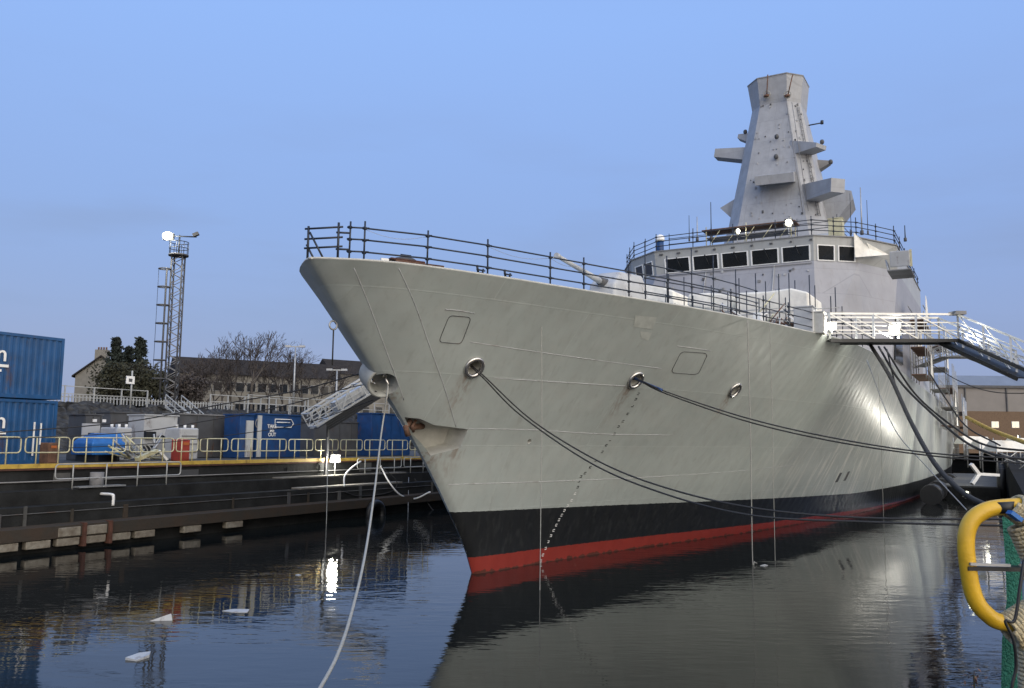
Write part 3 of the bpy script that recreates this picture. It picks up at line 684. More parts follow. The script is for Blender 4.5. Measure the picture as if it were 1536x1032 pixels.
MB().tube(frpt(-5.2, 16.12, .08), frpt(5.7, 16.12, .08), .03, 6).build('handrail', M['midgrey'], ship)
for k in range(9):
    t_ = -4.9 + k * 1.27 + OFF; MB().box(W(31.72, t_, 17.62), (A, P, Z), (.12, random.uniform(.1, .3), .1)).build('bridge_fitting', M['darkgrey'], ship)
for k in range(5):
    f = .065 + k * .187 + .084; a, c, a2, c2 = face_pts(0); q = (a + (c - a) * f) * .38 + (a2 + (c2 - a2) * f) * .62
    MB().tube(q - A * .08, q - A * .07 - Z * .62 + P * .28, .018, 5).tube(q - A * .08, q - A * .12 + Z * .06, .04, 6).build('wiper', M['black'], ship)
# ---- gun ahead of the bridge
g0, g1 = onL(904, 424, 14.5), onL(838, 385, 9.5)
b = MB(); b.tube(g0, g0 + (g1 - g0) * .45, .17, 12, .13); b.tube(g0 + (g1 - g0) * .45, g1, .12, 12, .10); b.tube(g1, g1 + unit(g1 - g0) * .25, .13, 12); b.build('gun_barrel', M['palegrey'], ship)
k = LT(g0)
tr = [[W(k[0] - .5, k[1] - .9, ZD), W(k[0] - .5, k[1] + .9, ZD), W(k[0] + 3.4, k[1] + 1.5, ZD), W(k[0] + 3.4, k[1] - 1.5, ZD)],
      [W(k[0] - .1, k[1] - .7, k[2] - .1), W(k[0] - .1, k[1] + .7, k[2] - .1), W(k[0] + 3.2, k[1] + 1.2, k[2] + .1), W(k[0] + 3.2, k[1] - 1.2, k[2] + .1)],
      [W(k[0] + .9, k[1] - .6, k[2] + .7), W(k[0] + .9, k[1] + .6, k[2] + .7), W(k[0] + 3.0, k[1] + 1.0, k[2] + .8), W(k[0] + 3.0, k[1] - 1.0, k[2] + .8)]]
b = MB(); b.loft(tr); b.build('gun_turret', M['palegrey'], ship, bevel=.12)
b = MB(); b.tube(g0 + unit(g0 - g1) * .3, g0 + (g1 - g0) * .08, .3, 12, .2); b.build('gun_shroud', M['darkgrey'], ship)

# ------------------------------------------------------------------ scaffold guard rails on the ship
def scaffold(name, label, pts, hgt, rails, r=.03, over=.12, group=None, m='darktube', cat='guard rail', closed=False):
    r0 = thing(name, label, cat, pts[0], group)
    for p in pts:
        pb = MB(); pb.tube(p, p + Z * (hgt + over * random.uniform(.6, 1.5)) + V(random.uniform(-.02, .02), 0, 0), r * 1.05, 8)
        for h in rails: pb.box(p + Z * (h + random.uniform(-.01, .01)), (A, P, Z), (r * 3.4, r * 3.4, r * 3))
        pb.build('post', M[m], r0)
    for h in rails:
        rb = MB()
        for a, c in zip(pts[:-1], pts[1:]):
            d = unit(c - a); k = .10; rb.tube(a - d * k + Z * h + P * .03, c + d * k + Z * (h + .01) + P * .03, r, 8)
        rb.build('rail', M[m], r0)
    return r0
def dedge(u, v): 
    p = atz(u, v, ZD); L, t, z = LT(p); x = max(.05, L - stemL(ZD)); return W(L, halfb(x, ZD) - .12, ZD)
bow_posts = [(523, 391), (556, 391), (647, 401), (737, 414), (830, 429), (881, 437), (946, 448), (1008, 457), (1103, 474), (1149, 484), (1187, 492), (1222, 500)]
pts = [dedge(*q) for q in bow_posts]
bowrail = scaffold('guard_rail', 'dark scaffold guard rail along the port edge of the foredeck', pts, .93, (.25, .58, .9), r=.024)
cl = MB()
for i in (1, 3, 4): 
    a, c = pts[i] + Z * .88, pts[i + 1] + Z * .88
    cl.path([a + (c - a) * k / 8 - Z * .16 * math.sin(math.pi * k / 8) for k in range(9)], .006, 5)
cl.build('slack_wire', M['galv'], bowrail)
tip = [onT(460, 391, .15), onT(484, 390, -.5), W(-6.6, -1.9, ZD)]
tipb = []
tp = thing('guard_rail', 'small braced scaffold frame on the very tip of the bow', 'guard rail', W(-8.4, 0, ZD))
q0, q1 = W(-8.45, .25, ZD), W(-7.1, -.6, ZD); q2 = W(-7.6, 1.5, ZD)
a0 = atz(461, 391.5, ZD)
a1 = dedge(512, 389.5)
for p, h in ((a0, .95), (a1, 1.02)):
    MB().tube(p, p + Z * h, .033).build('post', M['darktube'], tp)
for h in (.35, .6, .88): MB().tube(a0 + Z * h - unit(a1 - a0) * .1, a1 + Z * (h + .02) + unit(a1 - a0) * .12, .028).build('rail', M['darktube'], tp)
MB().tube(a0 + Z * .78 + P * .05, a0 + (a1 - a0) * .5 + Z * .02 + P * .05, .028).build('brace', M['darktube'], tp)
MB().tube(a0 + Z * .45 - P * .05, a0 + (a1 - a0) * .3 - P * .05, .028).build('brace', M['darktube'], tp)
for h in (.3, .75): MB().tube(a1 + Z * h - (pts[0] - a1) * .2, pts[0] + Z * h, .028).build('rail', M['darktube'], tp)

# foredeck clutter
c = atz(577, 393, ZD); c2_ = atz(672, 405, ZD)
Lc, tc_, _ = LT(c); Ld, td_, _ = LT(c2_)
tb = thing('hatch_cover', 'rusty brown timber covered hatch on the foredeck edge', 'hatch', W((Lc + Ld) / 2, (tc_ + td_) / 2 - .7, ZD))
dv = unit(W(Ld, td_, 0) - W(Lc, tc_, 0)); nv = np.cross(Z, dv); mid = W((Lc + Ld) / 2, (tc_ + td_) / 2, ZD) + nv * .75
ln = np.linalg.norm(W(Ld, td_, 0) - W(Lc, tc_, 0))
MB().box(mid + Z * .09 + dv * .25, (dv, nv, Z), (ln * .78, .9, .18)).build('coaming', M['brown'], tb, bevel=.02)
MB().box(mid + Z * .21 - dv * .1, (dv, nv, Z), (ln * .55, .8, .06)).build('lid', M['rustred'], tb, bevel=.02)
MB().ball(mid + Z * .24 - dv * .05, .38, (1, 1, .35), 14).build('dome', M['darkgrey'], tb)
MB().tube(mid + Z * .36, mid + Z * .44, .03).tube(mid + Z * .44 - dv * .16, mid + Z * .44 + dv * .16, .02).build('handle', M['darktube'], tb)
MB().box(mid - dv * ln * .45 + Z * .08 - nv * .5, (dv, nv, Z), (.22, .1, .14)).build('socket', M['white'], tb)
for u, v, lab in ((755, 415, 'small dark deck fitting on the foredeck, left of two'), (800, 421, 'dark winch like deck fitting on the foredeck, right of two')):
    p = dedge(u, v) - P * .5
    r = thing('deck_fitting', lab, 'deck fitting', p)
    MB().box(p + Z * .08, (A, P, Z), (.42, .3, .16)).build('base', M['darkgrey'], r, bevel=.03)
    MB().tube(p - A * .12 + Z * .15, p - A * .2 + Z * .38, .035).tube(p + A * .1 + Z * .15, p + A * .16 + Z * .32, .03).tube(p - A * .2 + Z * .25, p + A * .24 + Z * .28, .025).build('arms', M['darktube'], r)

# bridge roof scaffold
rp = [W(L, t + OFF, zr + .07) for L, t in ((41, -9.7), (37.3, -9.7), (35.5, -8.75), (33.8, -7.75), (32.8, -6.5), (31.8, -5.3), (31.75, -2.6), (31.75, .2), (31.75, 3.0), (31.8, 5.3), (32.8, 6.5), (33.8, 7.75), (35.5, 8.75), (37.3, 9.7), (41, 9.72), (45, 9.73), (49, 9.74), (53, 9.75), (56.8, 9.76))]
scaffold('guard_rail', 'dark scaffold rail all round the bridge roof', rp, 1.05, (.35, .7, 1.02), r=.03, over=.25)
rs = [W(L, t, zr + .07) for L, t in ((56.8, 9.2), (56.8, 5), (56.8, 0), (56.8, -5))]
rp2 = [W(L, t, zr + 1.75) for L, t in ((38.9, -6.3), (38.9, -3), (38.9, .4), (38.9, 3.5), (38.9, 6.3), (44, 6.5), (49, 6.6), (54, 6.8))]
scaffold('guard_rail', 'thin scaffold rail round the foot of the mast', rp2, .95, (.45, .9), r=.025, over=.3)
# tall scaffold poles and whips
def whip(u0, v0, v1, L, r, label, m='darktube', name='whip_antenna', cat='antenna'):
    p = onL(u0, v0, L); q = onL(u0, v1, L); q = V(p[0], p[1], q[2]); t = thing(name, label, cat, p)
    MB().tube(p, q, r, 8, r * .6).build('pole', M[m], t); MB().tube(p, p + Z * .3, r * 2.2, 8).build('mount', M['darkgrey'], t)
whip(1034, 362, 323, 36, .03, 'left thin whip of the close pair on the bridge roof'); whip(1046, 362, 325, 36.5, .05, 'thicker pale whip of the close pair on the bridge roof', 'galv')
whip(1067, 360, 303, 33, .04, 'tall dark pole on the left half of the bridge roof', name='scaffold_pole', cat='pole')
whip(1293, 352, 281, 40, .06, 'tall grey pole right of the mast foot', 'galv', 'scaffold_pole', 'pole')
whip(1302, 352, 300, 41, .03, 'slim dark pole just right of the tall grey pole', name='scaffold_pole', cat='pole')
whip(1277, 352, 290, 38, .03, 'slim dark pole in front of the right mast sponson', name='scaffold_pole', cat='pole')
whip(1358, 362, 338, 54, .06, 'short dark pole at the aft end of the bridge roof', name='scaffold_pole', cat='pole')
p = onL(990, 372, 34); rd = thing('radome', 'white capped blue drum on the left of the bridge roof', 'radome', V(p[0], p[1], zr + .07)); p = V(p[0], p[1], zr + .07)
MB().tube(p, p + Z * 1.25, .30, 16, .27).build('drum', M['cblue2'], rd); MB().tube(p + Z * 1.252, p + Z * 1.5, .34, 16).ball(p + Z * 1.5, .34, (1, 1, .75), 16).build('dome', M['white'], rd)
MB().tube(p - Z * .0 + P * .0 - A * .5, p - A * .5 + Z * .25, .5, 12).build('base_ring', M['railyel'], rd)
# plank platform on the bridge roof front
pl = thing('work_platform', 'low planked work platform in front of the mast on bridge roof', 'work platform', W(33.6, 1, zr + .07))
for tt in (-1.6, 1.2, 4.2):
    for LL in (33.1, 34.6): MB().tube(W(LL, tt, zr + .07), W(LL, tt, zr + 1.75), .035).build('leg', M['railyel'], pl)
MB().box(W(33.85, 1.3, zr + 1.5), (A, P, Z), (1.7, 6.4, .07)).build('planks', M['brown'], pl)
MB().box(W(33.85, 1.3, zr + .95), (A, P, Z), (1.5, 5.8, .06)).build('planks', M['midgrey'], pl)
for k in range(5): MB().tube(W(33.1, -1.6 + k * 1.2, zr + .1), W(33.1, -.6 + k * 1.2, zr + 1.45), .025).build('brace', M['railyel'], pl)
# roof clutter
for u, lab, m, sz in ((1040, 'low dark box under the whips on the bridge roof', 'darkgrey', (2.2, 2.6, .35)), (1255, 'small cream box behind the tarpaulin on the bridge roof', 'railyel', (.9, .9, 1.5)), (1200, 'pale low box at the bridge roof edge under the floodlight', 'palegrey', (.8, 2.2, .4))):
    p = onL(u, 360, 34.5); p = V(p[0], p[1], zr + .075)
    r = thing('equipment_box', lab, 'equipment box', p); MB().box(p + Z * sz[2] / 2, (A, P, Z), sz).build('case', M[m], r, bevel=.03); MB().box(p + Z * (sz[2] + .03), (A, P, Z), (sz[0] * 1.06, sz[1] * 1.06, .05)).build('lid', M[m], r)
# tarpaulin hung over the port bridge wing
cn = unit(-A * .52 + P * .855); cpl = lambda u, v, o=.12: onplane(u, v, W(33.9, 8.35, 17) + cn * o, cn)
tq = [cpl(1281, 349), cpl(1300, 364, .5), cpl(1333, 382, .35), cpl(1308, 384, .6), cpl(1283, 386)]
b = MB(); cen = sum(tq) / 5 + P * .12; n_ = P
b.add([q for q in tq] + [cen], [[i, (i + 1) % 5, 5] for i in range(5)]); b.add([q - P * .03 for q in tq] + [cen - P * .03], [[i, (i + 1) % 5, 5] for i in range(5)])
b.build('tarpaulin', M['canvas'], label='white triangular tarpaulin draped over the port bridge wing', cat='tarpaulin')
# bridge wing crate, lit
c = onT(1351, 388, 11.0); 
ax = (unit(A * .9 + Z * .18), P, unit(Z * .9 - A * .2))
r = thing('wing_box', 'tilted pale box scaffolded outside the port bridge wing', 'box', c - Z * .8)
MB().box(c, ax, (1.3, 1.1, .95)).build('case', M['palegrey'], r, bevel=.04)
for k in (-1, 0, 1): MB().box(c + ax[0] * k * .5 + P * .57, ax, (.1, .05, 1.05)).build('rib', M['railyel'], r)
MB().box(c - Z * .95, (A, P, Z), (3.0, 1.3, .06)).build('shelf', M['midgrey'], r)
for k in (-1, 1): MB().tube(c - Z * .95 + A * k - P * .6, c + A * k * .4 - P * .8 - Z * .1, .04).build('strut', M['galv'], r)
for k in range(7): 
    zz = zr - .4 - k * .9
    if k in (0, 1, 4, 5, 6): MB().tube(W(56.5, 9.4, zz), W(58.3, 9.9, zz), .03).build('ladder_tube', M['darktube'], r)
# canvas shelter and gear on deck before the bridge
def tent(pxs, L, depth, label, name='canvas_shelter'):
    f = [onL(u, v, L) for u, v in pxs]; k = [q + A * depth + Z * .05 for q in f]
    b = MB(); b.prism(f, k)
    o = b.build(name, M['canvas'], bevel=.1, label=label, cat='canvas shelter')
    return o
tent([(1100, 478), (1106, 439), (1150, 437), (1186, 432), (1212, 438), (1216, 492), (1160, 486)], 20.5, 4.0, 'large white sheeted shelter on deck below the bridge windows')
tent([(1030, 458), (1032, 441), (1062, 439), (1098, 441), (1099, 470)], 20.8, 3, 'low white sheeting on deck left of the large shelter')
tent([(950, 447), (958, 425), (985, 428), (1010, 436), (1012, 458)], 22.5, 3, 'pale sheeting on deck under the starboard bridge corner')
for (u, v, s, lab, m) in ((1208, 488, (.9, .8, 1.15), 'pale grey cabinet on deck beside the gangway lights', 'palegrey'), (1225, 490, (.7, .7, .9), 'cream cabinet on deck next to the gangway end', 'recess'), (1062, 452, (1.3, 1.1, .9), 'cluttered yellowish machine on deck behind the rail', 'railyel'), (1085, 460, (.9, .7, .5), 'low brown crate on deck right of the yellowish machine', 'brown')):
    p = onL(u, v, 13.5 if u > 1150 else 17); p = V(p[0], p[1], ZD)
    r = thing('deck_cabinet', lab, 'cabinet', p)
    MB().box(p + Z * s[2] / 2, (A, P, Z), s).build('case', M[m], r, bevel=.03); MB().box(p + Z * (s[2] + .03), (A, P, Z), (s[0] * 1.08, s[1] * 1.08, .05)).build('top', M[m], r)
    for k in (-1, 1): MB().box(p + P * (s[1] / 2 + .012) + A * k * s[0] * .24 + Z * s[2] * .5, (A, P, Z), (s[0] * .4, .02, s[2] * .8)).build('door', M['midgrey'] if m != 'palegrey' else M['white'], r)
random.seed(51)
jk = thing('deck_gear', 'jumble of tubes and boards behind the foredeck rail', 'deck gear', W(15.5, 5.5, ZD))
for k in range(34):
    a = W(13 + random.random() * 6, 4 + random.random() * 4.2, ZD + random.random() * .9); d = V(random.uniform(-1, 1), random.uniform(-1, 1), random.uniform(-.1, 1.1))
    MB().tube(a, a + d * random.uniform(.5, 1.3), .03, 6).build('tube', M[random.choice(['galv', 'darktube', 'railyel', 'brown', 'white'])], jk)
for k in range(9):
    a = W(12.5 + random.random() * 7, 3.5 + random.random() * 4.6, ZD + .25 + random.random() * .5); MB().box(a, (A, P, Z), (random.uniform(.3, .9), random.uniform(.3, .8), random.uniform(.3, .8))).build('board', M[random.choice(['canvas', 'palegrey', 'white', 'railyel'])], jk)
inner = [(1000, 452), (1034, 458), (1072, 464), (1105, 470), (1140, 478), (1170, 486)]
ip = [V(*(lambda q: (q[0], q[1], ZD))(atz(u, v, ZD))) - P * 1.2 + A * 1.2 for u, v in inner]
scaffold('guard_rail', 'inner scaffold rail on the foredeck in front of the white shelter', ip, 1.7, (.6, 1.1, 1.6), r=.022, over=.6)
random.seed(63)
for k in range(3):
    t0 = (2.0, 4.6, 6.9)[k]; L0 = (17.5, 18.5, 19.5)[k]
    r = thing('foredeck_scaffold', ['open scaffold frame on the foredeck nearest the gun', 'open scaffold frame on the foredeck in the middle of three', 'open scaffold frame on the foredeck nearest the gangway'][k], 'scaffold', W(L0, t0, ZD), 'scaffold frames before the bridge')
    for i in range(4):
        for j in (0, 1): MB().tube(W(L0 + j * 1.5, t0 - 1.2 + i * 1.0, ZD), W(L0 + j * 1.5, t0 - 1.2 + i * 1.0, ZD + random.uniform(2.2, 4.0)), .028, 6).build('standard', M['darktube'], r)
    for h in (.8, 1.4, 2.0):
        for j in (0, 1): MB().tube(W(L0 + j * 1.5, t0 - 1.6, ZD + h), W(L0 + j * 1.5, t0 + 2.2, ZD + h + .02), .025, 6).build('ledger', M['darktube'] if h < 2 else M['galv'], r)
    for i in range(3): MB().tube(W(L0, t0 - 1.2 + i, ZD + .2), W(L0, t0 - .2 + i, ZD + 2), .022, 6).build('brace', M['galv'], r)
    MB().box(W(L0 + .75, t0 + .3, ZD + 1.36), (A, P, Z), (1.3, 3.0, .05)).build('boards', M['brown'], r)
ip = [W(L, t, ZD) for L, t in ((21, 9.0), (23.5, 9.1), (26, 9.3), (28.5, 9.5))]
scaffold('guard_rail', 'scaffold rail on deck by the side door under the bridge wing', ip, 1.9, (.9, 1.4, 1.85), r=.025, over=.4)

# scaffold bays built against the port side aft of the bridge, half hung with sheeting
def bay(label, L0, L1, z0, z1, t0=10.75, t1=12.0, sheet=True, seed=1):
    rnd = random.Random(seed); r = thing('scaffold_bay', label, 'scaffold', W((L0 + L1) / 2, t0, z0), 'scaffold bays on the port side')
    n = max(2, int((L1 - L0) / 2.2)); hs_ = [z0 + k * 1.9 for k in range(int((z1 - z0) / 1.9) + 1)]
    for i in range(n + 1):
        L_ = L0 + (L1 - L0) * i / n
        for t in (t0, t1): MB().tube(W(L_, t, z0 - .3), W(L_, t, z1 + rnd.random() * .9), .035, 6).build('standard', M['galv'], r)
    for z in hs_:
        for t in (t0, t1): MB().tube(W(L0 - .4, t, z + .95), W(L1 + .4, t, z + .95), .03, 6).build('ledger', M['galv'], r)
        MB().box(W((L0 + L1) / 2, (t0 + t1) / 2, z), (A, P, Z), (L1 - L0, t1 - t0, .06)).build('boards', M['brown'] if rnd.random() < .5 else M['midgrey'], r)
        if sheet and rnd.random() < .7:
            a = L0 + rnd.random() * (L1 - L0) * .5; q = [W(a, t1 + .06, z + .05), W(a + 2.4, t1 + .1, z + .1), W(a + 2.2, t1 + .05, z + 1.7), W(a + .1, t1 + .12, z + 1.75)]
            MB().prism(q, [x + P * .03 for x in q]).build('sheet', M['canvas'], r)
bay('scaffold bay hung with white sheets on the deck edge under the gangway', 40, 47, 9.3, 13.2, 9.9 + .75, 11.6, seed=3)
bay('narrow scaffold bay beside the pale panel aft of the bridge', 58, 64, 9.3, 14.6, seed=4)
bay('farther scaffold bay with sheets near the second gangway', 72, 84, 6.4, 12.0, seed=5)
bay('farthest scaffold bay low on the side near the stern', 98, 116, 3.0, 10.2, seed=6)
# ------------------------------------------------------------------ gangways
def truss_walk(name, label, pts, hgt, wid, m, deckm, side, cat='gangway', post_n=3, group=None, diag=True):
    r0 = thing(name, label, cat, pts[0], group)
    dk = MB()
    for a, c in zip(pts[:-1], pts[1:]):
        d = unit(c - a); dk.beam(a + side * wid / 2 - Z * .08, c + side * wid / 2 - Z * .08, wid * .98, .05)
    dk.build('walkway_deck', M[deckm], r0)
    for s in (0, wid):
        for a, c in zip(pts[:-1], pts[1:]):
            a_, c_ = a + side * s, c + side * s
            MB().beam(a_ - Z * .08, c_ - Z * .08, .08, .15).build('bottom_chord', (M['black'] if s == 0 else M['darkgrey']) if deckm == 'black' else M[m], r0)
            for h, w in ((1., .09), (.66, .05), (.34, .05)): MB().beam(a_ + Z * hgt * h, c_ + Z * hgt * h, w, w).build('rail', M[m], r0)
            for k in range(post_n + 1):
                p = a_ + (c_ - a_) * k / post_n; MB().beam(p, p + Z * hgt, .09, .09, A).build('post', M[m], r0)
                if k < post_n and diag:
                    q = a_ + (c_ - a_) * (k + 1) / post_n; MB().beam(p + Z * hgt * .98 + side * (.05 if s else -.05), q + side * (.05 if s else -.05), .05, .05).build('diagonal', M[m], r0)
    return r0
gz0 = 9.15
ga = atz(1245, 508, gz0 - .05); gb = atz(1438, 508, gz0 + .15)
gc_ = gb + unit(gb - ga) * 6.2 - Z * 2.1
gc_ = atY(1562, 563, gb[1] * .90)
gang = truss_walk('gangway', 'white truss gangway bent down from the deck edge to the right', [ga, gb, gc_], 1.12, 1.2, 'alu', 'black', unit(V(-.25, .97, 0)))
MB().box(gb + Z * 1.17, (unit(gb - ga), unit(np.cross(Z, gb - ga)), Z), (.55, .5, .16)).build('corner_cap', M['midgrey'], gang)
# the second gangway further aft
ha = atY(1388, 548, 66); hb_ = atY(1428, 533, 64); hc = atY(1470, 533, 62); hd = atY(1550, 562, 58)
truss_walk('gangway', 'lower arched white gangway further aft, behind the bent one', [ha, hb_, hc, hd], 1.0, 1.2, 'alu', 'galv', unit(V(-.25, .97, 0)), post_n=3)
# the brow lying tilted on the far quay by the bow
ba, bb = onT(463, 640, -19.2), onT(572, 574, -17.0)
dirv = unit(bb - ba)
br_ = thing('gangway', 'tilted aluminium brow frame by the bow over the far quay', 'gangway', ba)
sidev = unit(unit(np.cross(dirv, Z)) * 1.0); nrm = np.cross(sidev, dirv); nrm = nrm if nrm[2] > 0 else -nrm
ln = np.linalg.norm(bb - ba)
if sidev @ P < 0: sidev = -sidev
for s in (0, 1.5):
    for h in (0, .85):
        MB().beam(ba + sidev * s + nrm * h, bb + sidev * s + nrm * h, .1, .1, nrm).build('chord', M['alu'], br_)
    MB().beam(ba + sidev * s + nrm * .42, bb + sidev * s + nrm * .42, .05, .05, nrm).build('rail', M['alu'], br_)
    for k in range(7):
        p = ba + dirv * ln * k / 6 + sidev * s; MB().beam(p, p + nrm * .85, .07, .07, dirv).build('post', M['alu'], br_)
        if k < 6 and k % 2 == 0: MB().beam(p, p + dirv * ln / 6 + nrm * .85, .06, .06, sidev).build('diagonal', M['alu'], br_)
for k in range(7):
    p = ba + dirv * ln * k / 6; MB().beam(p, p + sidev * 1.5, .07, .07, nrm).build('cross_bar', M['alu'], br_); MB().beam(p + nrm * .85, p + sidev * 1.5 + nrm * .85, .06, .06, nrm).build('cross_bar', M['alu'], br_)
for k in range(6): MB().beam(ba + sidev * (.1 + k * .26) - nrm * .12, bb + sidev * (.1 + k * .26) - nrm * .12, .2, .05, nrm).build('tread_plank', M['black'] if k > 2 else M['palegrey'], br_)
MB().box(ba + dirv * 3.0 + sidev * .7 + nrm * .35, (dirv, sidev, nrm), (2.6, .8, .5)).build('stacked_grating', M['alu'], br_)
for k in range(4): MB().beam(ba + sidev * 1.56 + nrm * (-.10 - k * .125) + dirv * .5, bb + sidev * 1.56 + nrm * (-.10 - k * .125), .06, .115, nrm).build('side_board', M['black'], br_)
p = ba + dirv * 1.0 + sidev * .7
MB().beam(p - nrm * .2, V(p[0], p[1], gz if LT(p)[1] < -18.5 else 2.3), .14, .14, A).build('trestle', M['darkgrey'], br_)

# ------------------------------------------------------------------ ropes and cables
def rope(label, pts, r, m='rope', name='mooring_rope', cat='rope', group=None, n=12, radii=None):
    q = spline(pts, n); return MB().path(q, r, 7).build(name, M[m], origin=pts[0], label=label, cat=cat, group=group)
def fpt(i): return fairs[i][0] - fairs[i][1] * .2
def px(u, v, Y): return atY(u, v, Y)
h1 = fpt(0); h2 = fpt(1)
rope('upper dark mooring rope of the pair from the left hull fairlead', [h1, px(728, 566, h1[1] - .5), px(800, 632, 25.2), px(900, 693, 23), px(1000, 732, 21), px(1130, 762, 19), px(1300, 777, 17.6), px(1560, 779, 16)], .022)
rope('lower dark mooring rope of the pair from the left hull fairlead', [h1 - Z * .06, px(726, 568, h1[1] - .5), px(780, 622, 25.4), px(880, 691, 23), px(980, 735, 21), px(1120, 772, 18.6), px(1300, 783, 17.2), px(1560, 790, 15.5)], .022)
rope('upper dark mooring rope of the pair from the middle hull fairlead', [h2, px(962, 571, h2[1] - .5), px(1000, 588, 28.4), px(1120, 627, 26.5), px(1250, 657, 25), px(1400, 680, 23.5), px(1560, 689, 22.5)], .022)
rope('lower dark mooring rope of the pair from the middle hull fairlead', [h2 - Z * .06, px(962, 573, h2[1] - .5), px(1000, 591, 28.4), px(1120, 632, 26.5), px(1250, 662, 25), px(1400, 684, 23.5), px(1560, 697, 22.5)], .022)
rope('blue sleeve round the ropes leaving the middle hull fairlead', [h2 + Z * .02, px(963, 572.5, h2[1] - .5), px(993, 585, 28.55)], .045, 'bluerope', 'rope_sleeve', 'rope sleeve')
sf = stemfair[0]
rope('thick pale rope running from the bow ring down towards the viewer', [sf + P * .15 - Z * .05, px(581, 590, sf[1] - .5), px(572, 650, 24.3), px(562, 735, 19.5), px(548, 830, 15.5), px(527, 920, 12.6), px(505, 985, 11), px(470, 1050, 9.7)], .024, 'paler')
rope('upper dark rope from the bow ring to the left over the yard', [sf - A * .2 - P * .2, px(545, 560, 28.3), px(450, 585, 29), px(330, 607, 30), px(180, 634, 31), px(-30, 651, 32)], .022)
rope('lower dark rope from the bow to the left over the yard', [sf - A * .2 - P * .1 - Z * .3, px(540, 578, 28.3), px(420, 610, 29), px(300, 633, 30), px(190, 649, 31), px(-30, 660, 32)], .018)
rope('third dark rope crossing low in front of the yard', [px(560, 600, 29), px(460, 634, 30), px(350, 652, 31), px(220, 666, 32), px(100, 672, 33)], .014)
rope('thin rope from the left fairlead along the bow to the pocket', [h1 - Z * .15 + fairs[0][1] * .25, px(690, 585, 26.6), px(660, 615, 26.4), px(640, 632, 26.8)], .007, 'galv')
# vertical lines hanging down the side
def hang(u, v0, u1, v1, label, r=.012, m='paler', curl=False):
    c, n = onhull(u, v0); c = c + n * .05
    bz = 0.02; q, n2 = onhull(u1, min(v1, 800)); Yb = c[1]
    e = V(c[0], c[1], -.3)
    pts = [c, c * .66 + e * .34 + P * .03, c * .33 + e * .67 + A * .03, e]
    if curl: e = V(c[0], c[1], .05); pts = [c, c * .5 + e * .5 + P * .02, e + Z * .3, e + A * .08 + P * .05 + Z * .06, e + A * .22 + P * .1]
    return rope(label, pts, r, m, 'hanging_rope')
hang(811, 489, 809, 900, 'pale vertical line hanging in front of the draught marks', .013)
hang(1120, 479, 1132, 850, 'pale vertical rope with a curled end, left of the side pair', .02, curl=True)
hang(1153, 486, 1161, 850, 'thin pale vertical line, right of the side pair')
hang(1316, 560, 1319, 800, 'thin pale vertical line furthest aft on the hull side', .012)
# hoses and cables looping from the midship deck to the right
rope('thick black cable sagging from the gangway to the quay', [px(1306, 518, 39), px(1335, 565, 37), px(1365, 630, 34), px(1400, 692, 30), px(1440, 735, 27), px(1478, 757, 25), px(1520, 764, 24)], .085, name='cable', cat='cable')
rope('black hose next to the thick cable under the gangway', [px(1318, 520, 40), px(1350, 572, 38), px(1400, 622, 36), px(1450, 664, 34), px(1500, 684, 32), px(1560, 690, 31)], .05, name='cable', cat='cable')
rope('thin cable from the gangway crossing the hull to the lower right', [px(1330, 524, 40), px(1350, 600, 37), px(1385, 668, 33), px(1420, 718, 30), px(1460, 748, 27)], .035, name='cable', cat='cable')
rope('upper black hose to the far pontoon', [px(1326, 520, 41), px(1372, 590, 40), px(1430, 640, 38), px(1480, 668, 36), px(1560, 678, 34)], .045, name='cable', cat='cable')
rope('slim black line from the second gangway to the pontoon', [px(1392, 556, 62), px(1420, 600, 58), px(1450, 640, 54), px(1500, 668, 48)], .05, name='cable', cat='cable')
rope('long thin overhead line at the right in front of the brick building', [px(1400, 548, 62), px(1440, 572, 58), px(1490, 588, 55), px(1560, 590, 52)], .03, name='cable', cat='cable')
rope('yellow hose rising from the pontoon to the right', [px(1450, 626, 60), px(1490, 646, 54), px(1560, 672, 46)], .13, 'yellow', 'hose', 'hose')
rope('thin grey line between ship and quay in the lower right', [px(1300, 540, 40), px(1340, 640, 37), px(1390, 700, 33), px(1450, 765, 28)], .02, 'galv', 'cable', 'cable')

# ------------------------------------------------------------------ pontoon and gear between the stern and the quay
pt = thing('pontoon', 'dark floating pontoon moored beside the warship at the far right', 'pontoon', W(74, 13.3, 0))
MB().box(W(74, 13.2, .35), (A, P, Z), (36, 5.0, 1.3)).build('float', M['conc'], pt, bevel=.05)
for k in range(6): MB().tube(W(57 + k * 6, 15.8, -.5), W(57 + k * 6, 15.8, 2.6), .35, 12).build('pile', M['black'], pt)
MB().box(W(74, 13.2, 1.05), (A, P, Z), (35.5, 4.6, .08)).build('deck_boards', M['concl'], pt)
for k in range(5):
    r = thing('fender', ['black drum fender nearest the viewer beside the hull', 'second black drum fender beside the hull', 'third black drum fender beside the hull', 'fourth black drum fender beside the hull', 'farthest black drum fender beside the hull'][k], 'fender', W(48 + k * 7, 11.2, 0), 'drum fenders along the hull')
    MB().tube(W(47 + k * 7, 11.1, .7), W(50 + k * 7, 11.1, .7), .75, 14).build('drum', M['black'], r)
    for j in (0, 1): MB().tube(W(47.4 + j * 2 + k * 7, 11.1, .7), W(47.6 + j * 2 + k * 7, 11.1, .7), .79, 14).build('band', M['darkgrey'], r)
